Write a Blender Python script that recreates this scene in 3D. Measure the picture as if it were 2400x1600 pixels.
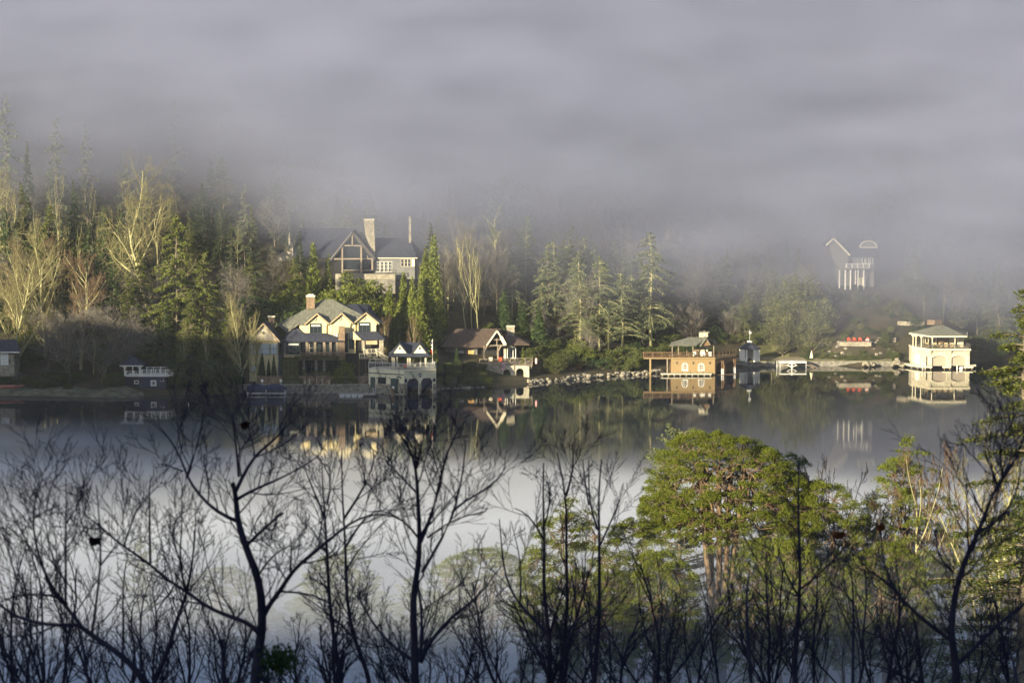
import bpy, math, random
import numpy as np
from mathutils import Vector
S = bpy.context.scene
for o in list(bpy.data.objects): bpy.data.objects.remove(o)

# ---------------------------------------------------------------- camera, sky, sun, exposure
H = 66.0                      # eye height above the lake
F = 6300.0                    # focal length in photograph pixels (2400 wide)
TH = math.atan((800-230)/F)
cam = bpy.data.cameras.new('camera'); camo = bpy.data.objects.new('camera', cam)
S.collection.objects.link(camo); S.camera = camo
camo.location = (0, 0, H); camo.rotation_euler = (math.pi/2-TH, 0, 0)
cam.sensor_width = 36; cam.lens = 36*F/2400; cam.clip_start = 1; cam.clip_end = 8000
cam.dof.use_dof = True; cam.dof.focus_distance = 560; cam.dof.aperture_fstop = 2.5
EL = math.radians(12.0); SAZ = math.atan2(-.6, -.8)
world = bpy.data.worlds.new('World'); S.world = world; world.use_nodes = True
wn = world.node_tree; bgn = wn.nodes['Background']
sky = wn.nodes.new('ShaderNodeTexSky'); sky.sky_type = 'NISHITA'; sky.sun_disc = False
sky.sun_elevation = EL; sky.sun_rotation = SAZ; sky.air_density = 1.0; sky.dust_density = 2.0; sky.ozone_density = 3.0
wn.links.new(sky.outputs[0], bgn.inputs[0]); bgn.inputs[1].default_value = 0.075
sl = bpy.data.lights.new('sun', 'SUN'); sl.energy = 5.0; sl.angle = math.radians(0.5); sl.color = (1, .86, .58)
so = bpy.data.objects.new('sun', sl); S.collection.objects.link(so); so.location = (-300, -400, 300)
so.rotation_euler = Vector((.6*math.cos(EL), .8*math.cos(EL), -math.sin(EL))).to_track_quat('-Z', 'Y').to_euler()
S.view_settings.view_transform = 'Standard'; S.view_settings.look = 'None'
S.view_settings.exposure = 1.25; S.view_settings.gamma = 1
S.cycles.volume_bounces = 2; S.cycles.max_bounces = 8; S.cycles.transparent_max_bounces = 8
S.cycles.volume_step_rate = 1.0; S.cycles.volume_max_steps = 512

# ---------------------------------------------------------------- geometry of the view: pixel + distance -> point
CT, ST = math.cos(TH), math.sin(TH)
def W(px, py, D):
    x = (px-1200)/F; v = (800-py)/F
    t = D/(CT+v*ST)
    return Vector((t*x, D, H+t*(v*CT-ST)))
def Dw(py, z=0.0):            # distance at which height z is seen on image row py
    return (H-z)/math.tan(TH+math.atan((py-800)/F))

# ---------------------------------------------------------------- helpers
def link(o):
    S.collection.objects.link(o); return o
def mesh_np(name, V, Fq, mat, smooth=False, mats=None, mi=None):
    V = np.asarray(V, np.float32).reshape(-1, 3); Fq = np.asarray(Fq, np.int32)
    me = bpy.data.meshes.new(name); n, k = Fq.shape
    me.vertices.add(len(V)); me.vertices.foreach_set('co', V.ravel())
    me.loops.add(n*k); me.loops.foreach_set('vertex_index', Fq.ravel())
    me.polygons.add(n); me.polygons.foreach_set('loop_start', np.arange(0, n*k, k, dtype=np.int32))
    if smooth: me.polygons.foreach_set('use_smooth', np.ones(n, bool))
    me.materials.append(mat); me.update(calc_edges=True); me.validate()
    return me
class MB:
    def __init__(s): s.v = []; s.f = []
    def add(s, vs, fs):
        b = len(s.v); s.v += [tuple(p) for p in vs]; s.f += [tuple(b+i for i in f) for f in fs]; return s
    def box(s, x0, y0, z0, x1, y1, z1):
        return s.add([(x0,y0,z0),(x1,y0,z0),(x1,y1,z0),(x0,y1,z0),(x0,y0,z1),(x1,y0,z1),(x1,y1,z1),(x0,y1,z1)],
                     [(0,3,2,1),(4,5,6,7),(0,1,5,4),(1,2,6,5),(2,3,7,6),(3,0,4,7)])
    def extr(s, pts, off):     # closed polygon (3D points) swept by a vector
        n = len(pts); off = Vector(off); a = [Vector(p) for p in pts]; b = [p+off for p in a]
        return s.add(a+b, [tuple(range(n))[::-1], tuple(range(n, 2*n))]+[(i, (i+1) % n, n+(i+1) % n, n+i) for i in range(n)])
    def slab(s, pts, t=.18):   # roof plane: thickened along its own normal (downwards)
        a = [Vector(p) for p in pts]; nn = (a[1]-a[0]).cross(a[2]-a[0]).normalized()
        if nn.z < 0: nn = -nn
        return s.extr(a, -nn*t)
    def bar(s, p, q, w=.1, h=None):
        h = h or w; p = Vector(p); q = Vector(q); d = (q-p)
        if d.length < 1e-5: return s
        d.normalize(); up = Vector((0,0,1)) if abs(d.z) < .9 else Vector((0,1,0))
        a = d.cross(up).normalized()*w/2; b = a.cross(d).normalized()*h/2
        vs = [p-a-b, p+a-b, p+a+b, p-a+b, q-a-b, q+a-b, q+a+b, q-a+b]
        return s.add(vs, [(0,3,2,1),(4,5,6,7),(0,1,5,4),(1,2,6,5),(2,3,7,6),(3,0,4,7)])
    def tube(s, pts, rad, n=8, cap=True):
        pts = [Vector(p) for p in pts]; rings = []
        for i, p in enumerate(pts):
            d = (pts[min(i+1, len(pts)-1)]-pts[max(i-1, 0)]).normalized()
            up = Vector((0,0,1)) if abs(d.z) < .9 else Vector((1,0,0))
            a = d.cross(up).normalized(); b = a.cross(d); r = rad[i] if hasattr(rad, '__len__') else rad
            rings.append([p+(a*math.cos(2*math.pi*k/n)+b*math.sin(2*math.pi*k/n))*r for k in range(n)])
        vs = [q for r in rings for q in r]; fs = []
        for i in range(len(pts)-1):
            for k in range(n): fs.append((i*n+k, i*n+(k+1) % n, (i+1)*n+(k+1) % n, (i+1)*n+k))
        if cap: fs += [tuple(range(n)), tuple(range((len(pts)-1)*n, len(pts)*n))]
        return s.add(vs, fs)
    def mesh(s, name, mat, smooth=False):
        me = bpy.data.meshes.new(name); me.from_pydata(s.v, [], s.f); me.materials.append(mat)
        if smooth: me.polygons.foreach_set('use_smooth', np.ones(len(me.polygons), bool))
        me.update(); return me
    def build(s, name, mat, parent=None, smooth=False):
        o = link(bpy.data.objects.new(name, s.mesh(name, mat, smooth)))
        if parent: o.parent = parent
        return o
def tag(o, label, cat, group=None, kind=None):
    if label: o['label'] = label
    if cat: o['category'] = cat
    if group: o['group'] = group
    if kind: o['kind'] = kind
    return o
def thing(name, label, cat, loc=(0,0,0), rz=0, group=None, sc=1):
    o = link(bpy.data.objects.new(name, None)); o.location = loc; o.rotation_euler = (0, 0, rz); o.empty_display_size = .5
    o.scale = (sc, sc, sc); return tag(o, label, cat, group)
def struct(o): o['kind'] = 'structure'; return o
def mobj(name, me, parent=None):
    o = link(bpy.data.objects.new(name, me)); o.parent = parent; return o

# ---------------------------------------------------------------- materials
def mat(name, c1, c2=None, scale=1.0, rough=.8, kind='noise', stretch=(1,1,1), bump=0, emit=None, spec=.3, lo=.35, hi=.65, detail=4):
    m = bpy.data.materials.new(name); m.use_nodes = True; t = m.node_tree; b = t.nodes['Principled BSDF']
    b.inputs['Roughness'].default_value = rough; b.inputs['Base Color'].default_value = (*c1, 1)
    b.inputs['Specular IOR Level'].default_value = spec
    if c2 is not None:
        tc = t.nodes.new('ShaderNodeTexCoord'); mp = t.nodes.new('ShaderNodeMapping'); mp.inputs['Scale'].default_value = stretch
        t.links.new(tc.outputs['Object'], mp.inputs[0])
        if kind == 'noise':
            nz = t.nodes.new('ShaderNodeTexNoise'); nz.inputs['Scale'].default_value = scale; nz.inputs['Detail'].default_value = detail; out = nz.outputs[0]
        elif kind == 'stone':
            nz = t.nodes.new('ShaderNodeTexVoronoi'); nz.inputs['Scale'].default_value = scale; out = nz.outputs['Color']
        elif kind == 'board':
            nz = t.nodes.new('ShaderNodeTexWave'); nz.inputs['Scale'].default_value = scale; nz.bands_direction = 'X'
            nz.inputs['Distortion'].default_value = 1.5; nz.inputs['Detail'].default_value = 3; nz.inputs['Detail Scale'].default_value = 2; out = nz.outputs[1]
        elif kind == 'brick':
            nz = t.nodes.new('ShaderNodeTexBrick'); nz.inputs['Scale'].default_value = scale; out = nz.outputs[1]
            mp.inputs['Rotation'].default_value = (math.pi/2, 0, 0)
            nz.inputs['Color1'].default_value = (0,0,0,1); nz.inputs['Color2'].default_value = (1,1,1,1)
            nz.inputs['Mortar'].default_value = (.5,.5,.5,1); out = nz.outputs[0]
        t.links.new(mp.outputs[0], nz.inputs['Vector'])
        mr = t.nodes.new('ShaderNodeMapRange'); mr.inputs[1].default_value = lo; mr.inputs[2].default_value = hi
        if kind in ('stone', 'brick'): mr.inputs[1].default_value = 0; mr.inputs[2].default_value = 1
        t.links.new(out, mr.inputs[0])
        mx = t.nodes.new('ShaderNodeMix'); mx.data_type = 'RGBA'
        mx.inputs[6].default_value = (*c1, 1); mx.inputs[7].default_value = (*c2, 1)
        t.links.new(mr.outputs[0], mx.inputs[0]); t.links.new(mx.outputs[2], b.inputs['Base Color'])
        if bump:
            bp = t.nodes.new('ShaderNodeBump'); bp.inputs['Strength'].default_value = bump; bp.inputs['Distance'].default_value = .1
            t.links.new(out, bp.inputs['Height']); t.links.new(bp.outputs[0], b.inputs['Normal'])
    if emit:
        b.inputs['Emission Color'].default_value = (*emit[0], 1); b.inputs['Emission Strength'].default_value = emit[1]
    return m
def leafmat(name, c1, c2, trans=.25):
    m = bpy.data.materials.new(name); m.use_nodes = True; t = m.node_tree; t.nodes.clear()
    o = t.nodes.new('ShaderNodeOutputMaterial'); g = t.nodes.new('ShaderNodeNewGeometry'); oi = t.nodes.new('ShaderNodeObjectInfo')
    mx = t.nodes.new('ShaderNodeMix'); mx.data_type = 'RGBA'; mx.inputs[6].default_value = (*c1, 1); mx.inputs[7].default_value = (*c2, 1)
    t.links.new(g.outputs['Random Per Island'], mx.inputs[0])
    hs = t.nodes.new('ShaderNodeHueSaturation'); mr = t.nodes.new('ShaderNodeMapRange'); mr.inputs[3].default_value = .75; mr.inputs[4].default_value = 1.2
    t.links.new(oi.outputs['Random'], mr.inputs[0]); t.links.new(mr.outputs[0], hs.inputs['Value']); t.links.new(mx.outputs[2], hs.inputs['Color'])
    d = t.nodes.new('ShaderNodeBsdfDiffuse'); tr = t.nodes.new('ShaderNodeBsdfTranslucent'); ms = t.nodes.new('ShaderNodeMixShader'); ms.inputs[0].default_value = trans
    t.links.new(hs.outputs[0], d.inputs[0]); t.links.new(hs.outputs[0], tr.inputs[0])
    t.links.new(d.outputs[0], ms.inputs[1]); t.links.new(tr.outputs[0], ms.inputs[2]); t.links.new(ms.outputs[0], o.inputs[0])
    return m
M = dict(
 litter=mat('ground_litter', (.025,.027,.012), (.07,.055,.03), .25, .95, detail=8),
 grass=mat('grass', (.07,.09,.025), (.16,.15,.06), .5, .95, detail=8),
 drygrass=mat('dry_grass', (.06,.06,.035), (.17,.165,.11), .5, .95, detail=8),
 sand=mat('path_sand', (.30,.25,.16), (.2,.18,.11), .8, .95),
 rock=mat('rock', (.26,.245,.21), (.13,.12,.105), 1.5, .9, bump=.5),
 stone=mat('stone_wall', (.42,.38,.29), (.17,.15,.12), 2.2, .9, 'stone', bump=.4),
 stoned=mat('stone_grey', (.28,.26,.22), (.10,.095,.085), 2.0, .9, 'stone', bump=.4),
 stonel=mat('stone_pale', (.62,.57,.44), (.36,.33,.25), 2.2, .9, 'stone', bump=.4),
 brick=mat('brick', (.28,.20,.13), (.14,.10,.07), 2.5, .9, 'stone', bump=.3),
 cream=mat('cream_render', (.76,.65,.36), (.66,.56,.31), .6, .8),
 creamd=mat('cream_siding', (.74,.69,.50), (.64,.60,.43), .6, .8),
 rose=mat('pale_shingle', (.58,.52,.42), (.46,.41,.33), 2.0, .85),
 roofg=mat('roof_grey_green', (.10,.105,.085), (.20,.20,.16), 2.0, .9, detail=8),
 roofd=mat('roof_dark_slate', (.018,.022,.04), (.055,.06,.085), 2.5, .8, detail=8),
 roofb=mat('roof_brown', (.075,.055,.045), (.12,.085,.065), 1.5, .9, detail=8),
 teal=mat('teal_frame', (.03,.06,.055), rough=.5), white=mat('white_paint', (.80,.78,.72), rough=.5),
 cream2=mat('pale_trim', (.72,.66,.5), rough=.6), tan=mat('tan_trim', (.48,.38,.24), (.36,.28,.17), 2, .7),
 glass=mat('window_glass', (.02,.025,.03), rough=.05, spec=1.0), curtain=mat('pale_blind', (.55,.6,.62), (.7,.72,.7), 1.5, .3),
 lit=mat('lit_window', (.5,.3,.1), rough=.4, emit=((1.0,.55,.16), .55)),
 dark=mat('recess_shade', (.02,.02,.022), rough=.9), navy=mat('navy_paint', (.022,.03,.06), rough=.6),  # dark: near-black stands in for shade in recesses and rooms
 wood=mat('golden_boards', (.36,.26,.13), (.22,.155,.08), 2.2, .8, 'board'), woodd=mat('brown_wood', (.20,.125,.07), (.12,.075,.045), 2.5, .8),
 timber=mat('grey_timber', (.30,.25,.19), (.2,.165,.13), 2, .8), greyw=mat('grey_siding', (.20,.20,.19), (.15,.15,.145), 1.5, .8),
 door=mat('beige_slats', (.42,.36,.29), (.30,.26,.21), 3.5, .8, 'board'), metal=mat('pale_metal', (.55,.56,.58), rough=.4),
 iron=mat('dark_iron', (.05,.045,.04), rough=.6), hazeh=mat('haze_tinted_wall', (.20,.19,.18), (.14,.135,.13), 1.5, .8), red=mat('orange_red_paint', (.60,.10,.05), rough=.5), flagred=mat('flag_red', (.6,.03,.03), rough=.8),  # hazeh: the house's fading in fog put into dull grey walls
 pink=mat('banner_pink', (.75,.42,.45), rough=.8), ink=mat('ink_blue', (.03,.03,.08), rough=.7), canvas=mat('navy_canvas', (.02,.03,.075), rough=.9),
 kayak=mat('faded_red_hull', (.42,.16,.13), rough=.5), terra=mat('plank_grey', (.38,.37,.35), (.28,.27,.25), 3, .8),
 bark=mat('bark_grey', (.20,.17,.12), (.11,.09,.065), 3, .9), barkp=mat('bark_pale', (.42,.40,.21), (.27,.255,.13), 2.5, .9),
 barko=mat('bark_pine', (.20,.14,.09), (.11,.075,.05), 2.5, .9), barkd=mat('bark_dark', (.034,.032,.058), (.016,.016,.036), 4, .9),  # barkd: blue of shade and haze put into the foreground bark
 twigp=mat('twigs_pale', (.29,.27,.125), (.19,.165,.08), 1, .9), twigr=mat('twigs_red', (.19,.125,.075), (.13,.09,.055), 1, .9),
 twigg=mat('twigs_grey', (.24,.22,.19), (.15,.135,.12), 1, .9),
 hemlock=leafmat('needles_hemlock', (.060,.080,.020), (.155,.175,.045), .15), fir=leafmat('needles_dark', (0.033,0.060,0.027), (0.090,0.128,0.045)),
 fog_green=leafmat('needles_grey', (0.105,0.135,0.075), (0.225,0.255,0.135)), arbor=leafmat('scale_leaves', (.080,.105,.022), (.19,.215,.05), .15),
 pine=leafmat('pine_needles', (.055,.080,.011), (.205,.230,.038), .05), wpine=leafmat('blue_needles', (.10,.13,.055), (.24,.27,.12), .1),
 magn=leafmat('broad_leaves', (0.075,0.098,0.038), (0.225,0.225,0.098)), shrub=leafmat('shrub_leaves', (0.045,0.068,0.021), (0.150,0.165,0.053)),
 rust=leafmat('dead_leaves', (.16,.055,.02), (.26,.13,.06)), deadd=leafmat('dark_dead_leaves', (.03,.012,.01), (.05,.02,.014)),
)

# ---------------------------------------------------------------- terrain
SHORE = [(-900, 585), (-200, 588), (-118, 594), (-90, 590), (-60, 602), (-34, 606), (-20, 607), (0, 616), (12, 628), (22, 636), (32, 642),
         (45, 652), (60, 660), (75, 664), (86, 660), (100, 664), (112, 672), (200, 676), (900, 680)]
SX = np.array([p[0] for p in SHORE]); SY = np.array([p[1] for p in SHORE])
rng0 = np.random.RandomState(5)
WAV = [(rng0.uniform(.01, .05), rng0.uniform(0, 6.3), rng0.uniform(0, 6.3)) for _ in range(8)]
def bumpy(x, y):
    r = 0
    for k, a, b in WAV: r = r+np.sin(k*x*math.cos(a)*2+k*y*math.sin(a)*2+b)
    return r/8
def ground(x, y):
    x = np.asarray(x, float); y = np.asarray(y, float)
    d = y-np.interp(x, SX, SY)
    far = np.interp(d, [-30, -3, 0, 3, 10, 30, 80, 200, 400, 900, 3000], [-4, -1.2, -.05, 1.0, 1.8, 6, 19, 48, 95, 150, 190])
    right = np.interp(x, [20, 70], [0, 1]); far = np.where(d > 0, far*(1-.12*right*(d < 60)), far)
    far = far+np.where(d > 12, bumpy(x, y)*np.clip((d-12)*.05, 0, 6), 0)
    st = np.interp(d, [-5, 0, 3, 6, 14, 28, 45, 120], [-5, 0, 1.4, 5.2, 9.6, 17, 22, 34])
    wd = np.interp(x, [66, 76, 108, 122], [0, 1, 1, 0]); far = np.where((d > 0) & (d < 120), far*(1-wd)+np.maximum(far, st)*wd, far)
    # the near hill with the viewpoint on it
    ns = 292+14*bumpy(x*2, y*0+30)-18*np.exp(-((x-40)/45)**2)*0
    e = ns-y
    near = np.interp(e, [-40, -4, 0, 6, 40, 90, 150, 200, 250, 300, 345, 420, 700, 1500], [-4, -1.2, 0, 1, 4, 7, 16, 31, 45, 62, 94, 115, 128, 130])
    near = near+np.where(e > 10, bumpy(x*3, y*3)*1.2, 0)
    # high wooded ridge to the west: its shadow lies on the left shore
    rx = -215-.22*(y-280); q = (x-rx)/48
    crest = np.interp(y, [-200, 60, 215, 275, 312, 345, 370, 430, 480, 540], [60, 50, 50, 70, 82, 82, 77, 66, 42, 0])
    ridge = crest*np.exp(-q*q)+3*bumpy(x*5, y*5)*np.exp(-q*q)
    z = np.maximum(np.where(y > 440, far, near), ridge-3)
    return z
def gz(x, y): return float(ground(x, y))
xs = np.unique(np.round(np.concatenate([np.linspace(-3000, -300, 28), np.arange(-300, -140, 5), np.arange(-140, 145, 2.0), np.arange(145, 300, 8), np.linspace(300, 3000, 28)]), 3))
ys = np.unique(np.round(np.concatenate([np.linspace(-900, 0, 30), np.arange(0, 340, 5), np.arange(340, 580, 12), np.arange(580, 700, 1.5), np.arange(700, 900, 6), np.linspace(900, 5000, 40)]), 3))
XX, YY = np.meshgrid(xs, ys); ZZ = ground(XX, YY); nx, ny = len(xs), len(ys)
ii = np.arange(ny-1)[:, None]*nx+np.arange(nx-1)[None, :]
FQ = np.stack([ii, ii+1, ii+nx+1, ii+nx], -1).reshape(-1, 4)
struct(mobj('ground', mesh_np('ground', np.stack([XX, YY, ZZ], -1), FQ, M['litter'], True)))

# ---------------------------------------------------------------- water: still near the far shore, ruffled by wind in the middle
wm = bpy.data.materials.new('lake_water'); wm.use_nodes = True; t = wm.node_tree; b = t.nodes['Principled BSDF']
b.inputs['Base Color'].default_value = (.012,.018,.028,1); b.inputs['IOR'].default_value = 1.333
g = t.nodes.new('ShaderNodeNewGeometry'); sp = t.nodes.new('ShaderNodeSeparateXYZ'); t.links.new(g.outputs['Position'], sp.inputs[0])
def mth(t, op, a, bb=None, cl=False, c=None):
    n = t.nodes.new('ShaderNodeMath'); n.operation = op; n.use_clamp = cl
    for i, q in enumerate((a, bb, c)):
        if q is None: continue
        if hasattr(q, 'links'): t.links.new(q, n.inputs[i])
        else: n.inputs[i].default_value = q
    return n.outputs[0]
def mrange(t, v, a, b_, c, d, smooth=True):
    n = t.nodes.new('ShaderNodeMapRange'); n.interpolation_type = 'SMOOTHSTEP' if smooth else 'LINEAR'
    for i, q in enumerate((v, a, b_, c, d)):
        if hasattr(q, 'links'): t.links.new(q, n.inputs[i])
        else: n.inputs[i].default_value = q
    return n.outputs[0]
def noise(t, sc, detail=3, vec=None, scale=1.0):
    mp = t.nodes.new('ShaderNodeMapping'); mp.inputs['Scale'].default_value = sc
    t.links.new(vec or t.nodes[[n.name for n in t.nodes if n.bl_idname == 'ShaderNodeNewGeometry'][0]].outputs['Position'], mp.inputs[0])
    n = t.nodes.new('ShaderNodeTexNoise'); n.inputs['Scale'].default_value = scale; n.inputs['Detail'].default_value = detail
    t.links.new(mp.outputs[0], n.inputs['Vector']); return n.outputs[0]
big = noise(t, (.012, .03, 1), 3)
yb = mth(t, 'ADD', mrange(t, sp.outputs[0], -110, -30, 548, 489, False), mth(t, 'MULTIPLY', mth(t, 'SUBTRACT', big, .5), 14))
edge = mth(t, 'SUBTRACT', yb, sp.outputs[1])                     # > 0 inside the ruffled patch
m1 = mrange(t, edge, -3, 5, 0, 1); m2 = mrange(t, sp.outputs[0], -5, 32, 1, 0); m3 = mrange(t, edge, 95, 130, 1, 0)
band = mrange(t, noise(t, (.006, .05, 1), 4), .38, .6, .35, 1)
mask = mth(t, 'MULTIPLY', mth(t, 'MULTIPLY', m1, m2), mth(t, 'MULTIPLY', m3, band))
t.links.new(mth(t, 'ADD', mth(t, 'MULTIPLY', mask, .25), .018), b.inputs['Roughness'])
rip = noise(t, (1.2, 2.2, 1), 3); swell = noise(t, (.35, .9, 1), 2)
bp = t.nodes.new('ShaderNodeBump'); bp.inputs['Distance'].default_value = .12
t.links.new(mth(t, 'ADD', mth(t, 'MULTIPLY', mask, .9), .016), bp.inputs['Strength']); t.links.new(mth(t, 'ADD', rip, swell), bp.inputs['Height'])
t.links.new(bp.outputs[0], b.inputs['Normal'])
lk = MB(); lk.add([(-3000, 100, 0), (3000, 100, 0), (3000, 720, 0), (-3000, 720, 0)], [(0, 1, 2, 3)])
struct(lk.build('lake', wm))

# ---------------------------------------------------------------- air: thin even haze, fog bank on the hillside, mist on the near water
def volmat(name, color, build=None, dens=None, aniso=0.0, step=1.0):
    m = bpy.data.materials.new(name); m.use_nodes = True; t = m.node_tree; t.nodes.clear()
    o = t.nodes.new('ShaderNodeOutputMaterial'); p = t.nodes.new('ShaderNodeVolumePrincipled')
    p.inputs['Color'].default_value = (*color, 1); p.inputs['Anisotropy'].default_value = aniso
    t.links.new(p.outputs[0], o.inputs['Volume'])
    if build:
        g = t.nodes.new('ShaderNodeNewGeometry'); s_ = t.nodes.new('ShaderNodeSeparateXYZ'); t.links.new(g.outputs['Position'], s_.inputs[0])
        t.links.new(build(t, s_.outputs), p.inputs['Density'])
    else: p.inputs['Density'].default_value = dens
    try: m.cycles.volume_step_rate = step
    except Exception: pass
    return m
def fogd(t, o):
    x, y, z = o
    a = mrange(t, x, -85, -35, 19, 0, False); c = mrange(t, x, -10, 95, 17, 2.5, False)
    n1 = noise(t, (.016, .02, .035), 6); n2 = noise(t, (.006, .012, .024), 5); n3 = noise(t, (.035, .05, .10), 6)
    zb = mth(t, 'ADD', mth(t, 'ADD', a, c), mth(t, 'MULTIPLY', mth(t, 'SUBTRACT', n1, .5), 40))
    up = mrange(t, mth(t, 'SUBTRACT', z, zb), -4, mrange(t, x, -80, -30, 52, 38, False), 0, 1)
    dep = mrange(t, mth(t, 'SUBTRACT', y, mrange(t, x, -120, 20, 640, 636, False)), 0, 50, .25, 1)
    top = mrange(t, z, 110, 165, 1, 0)
    den = mth(t, 'MULTIPLY', mrange(t, n2, .34, .66, .022, .042), mrange(t, n3, .3, .7, .55, 1.45))
    return mth(t, 'MULTIPLY', mth(t, 'MULTIPLY', up, dep), mth(t, 'MULTIPLY', top, den))
fb = MB(); fb.box(-420, 618, 2, 420, 1300, 170)
tag(fb.build('fog_bank', volmat('fog_bank_air', (.545,.59,.79), fogd, step=.22)), 'grey fog bank lying on the wooded hillside above the far shore', 'fog', kind='stuff')
def mistd(t, o):
    x, y, z = o
    n1 = noise(t, (.012, .04, .09), 5)
    ye = mrange(t, x, -60, 60, 520, 455, False)  # mist reaches over mid-lake in place of the water's bright reflection
    a = mrange(t, y, 120, 210, .0, 1); c = mrange(t, mth(t, 'SUBTRACT', y, mth(t, 'ADD', ye, mth(t, 'MULTIPLY', mth(t, 'SUBTRACT', n1, .5), 60))), -40, 0, 1, 0)
    tp = mrange(t, y, 270, 400, 31, 6.5); v = mrange(t, mth(t, 'DIVIDE', z, tp), .25, 1, 1, 0)
    lft = mrange(t, x, -60, 70, 1.2, 1.0)
    return mth(t, 'MULTIPLY', mth(t, 'MULTIPLY', mth(t, 'MULTIPLY', a, c), lft), mth(t, 'MULTIPLY', v, mrange(t, n1, .38, .62, .008, .044)))
mb_ = MB(); mb_.box(-260, 120, -.5, 260, 545, 32)
tag(mb_.build('lake_mist', volmat('lake_mist_air', (.78,.83,.95), mistd, step=.28)), 'thin pale mist around the near pines, spread over mid-lake to brighten the water', 'mist', kind='stuff')
hz = MB(); hz.box(-3200, -950, -5.5, 3200, 5100, 230)
tag(hz.build('haze', volmat('haze_air', (.80,.86,1.0), dens=.00006)), 'thin morning haze over the whole lake', 'haze', kind='stuff')
# ---------------------------------------------------------------- vegetation generators (return meshes; things are placed below)
def rnd_quads(C, size, rs, aspect=.6, flat=0.0, hang=0.0):
    """many small leaf-clump quads round the centres C"""
    C = np.asarray(C); n = len(C); size = np.broadcast_to(size, (n,))
    a = rs.normal(size=(n, 3)); a[:, 2] *= (1-flat); a[:, 2] -= hang*1.5; a /= np.linalg.norm(a, axis=1)[:, None]
    b = rs.normal(size=(n, 3)); b[:, 2] *= (1-flat); b -= (b*a).sum(1)[:, None]*a; b /= np.linalg.norm(b, axis=1)[:, None]
    a = a*size[:, None]*.5; b = b*size[:, None]*.5*aspect
    V = np.stack([C-a, C-b*rs.uniform(.6, 1.2, (n, 1)), C+a, C+b*rs.uniform(.6, 1.2, (n, 1))], 1).reshape(-1, 3)
    return V
def quadmesh(name, V, mat):
    n = len(V)//4; return mesh_np(name, V, np.arange(4*n).reshape(n, 4), mat)
def tubes_np(segs, sides=4):
    """segs: list of (points Nx3, radii N) -> V, F"""
    Vs = []; Fs = []; base = 0
    ang = np.arange(sides)*2*math.pi/sides; ca, sa = np.cos(ang), np.sin(ang)
    for P, R in segs:
        P = np.asarray(P, float); R = np.asarray(R, float); k = len(P)
        d = np.gradient(P, axis=0); d /= (np.linalg.norm(d, axis=1)[:, None]+1e-9)
        up = np.where(np.abs(d[:, 2:3]) < .9, np.array([[0, 0, 1.]]), np.array([[1., 0, 0]]))
        a = np.cross(d, up); a /= (np.linalg.norm(a, axis=1)[:, None]+1e-9); b = np.cross(a, d)
        V = P[:, None, :]+(a[:, None, :]*ca[None, :, None]+b[:, None, :]*sa[None, :, None])*R[:, None, None]
        Vs.append(V.reshape(-1, 3)); i = np.arange(k-1)[:, None]*sides; j = np.arange(sides)[None, :]; j2 = (j+1) % sides
        Fs.append((np.stack([i+j, i+j2, i+sides+j2, i+sides+j], -1)+base).reshape(-1, 4)); base += k*sides
    return np.concatenate(Vs), np.concatenate(Fs)
def grow(rs, p, d, L, r, lev, out, nchild=(5, 5, 5, 4), ang=.75, up=.25, wander=.16, shrink=.55, rmin=.012, start=.25, ns=5):
    P = [np.array(p, float)]; d = np.array(d, float); d /= np.linalg.norm(d)
    for i in range(ns):
        d = d+rs.normal(size=3)*wander+np.array([0, 0, up*.35]); d /= np.linalg.norm(d); P.append(P[-1]+d*L/ns)
    P = np.array(P); R = np.maximum(np.linspace(r, r*.35, ns+1), rmin)
    out.append((lev, P, R))
    if lev >= len(nchild): return
    n = nchild[lev]
    for k in range(n):
        f = start+(1-start)*(k+rs.uniform(.1, .9))/n; q = f*ns; i = min(int(q), ns-1)
        pt = P[i]+(P[i+1]-P[i])*(q-i); dd = P[i+1]-P[i]; dd /= np.linalg.norm(dd)
        s = np.cross(dd, rs.normal(size=3)); s /= np.linalg.norm(s)+1e-9
        a = ang*rs.uniform(.7, 1.25); nd = dd*math.cos(a)+s*math.sin(a)
        grow(rs, pt, nd, L*shrink*rs.uniform(.7, 1.25)*(1.15-.5*f), max(r*.5*(1.1-.5*f), rmin), lev+1, out, nchild, ang, up, wander, shrink, rmin, .15, 4)
def bare(seed, h, trunk_r=.22, nchild=(11, 6, 5, 3), ang=.8, up=.35, mt='barkp', mc='twigp', start=.3, shrink=.5, lean=0, rmin=.014, wander=.08):
    rs = np.random.RandomState(seed); out = []
    grow(rs, (0, 0, -1), (lean, 0, 1), h*.9, trunk_r, 0, out, nchild, ang, up, wander, shrink, rmin, start, 7)
    A = [(P, R) for l, P, R in out if l <= 1]; B = [(P, R) for l, P, R in out if l > 1]
    V, Fa = tubes_np(A, 6); W_, Fb = tubes_np(B, 3)
    return [('trunk', mesh_np('trunk', V, Fa, M[mt], True)), ('crown', mesh_np('twigs', W_, Fb, M[mc]))]
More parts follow.
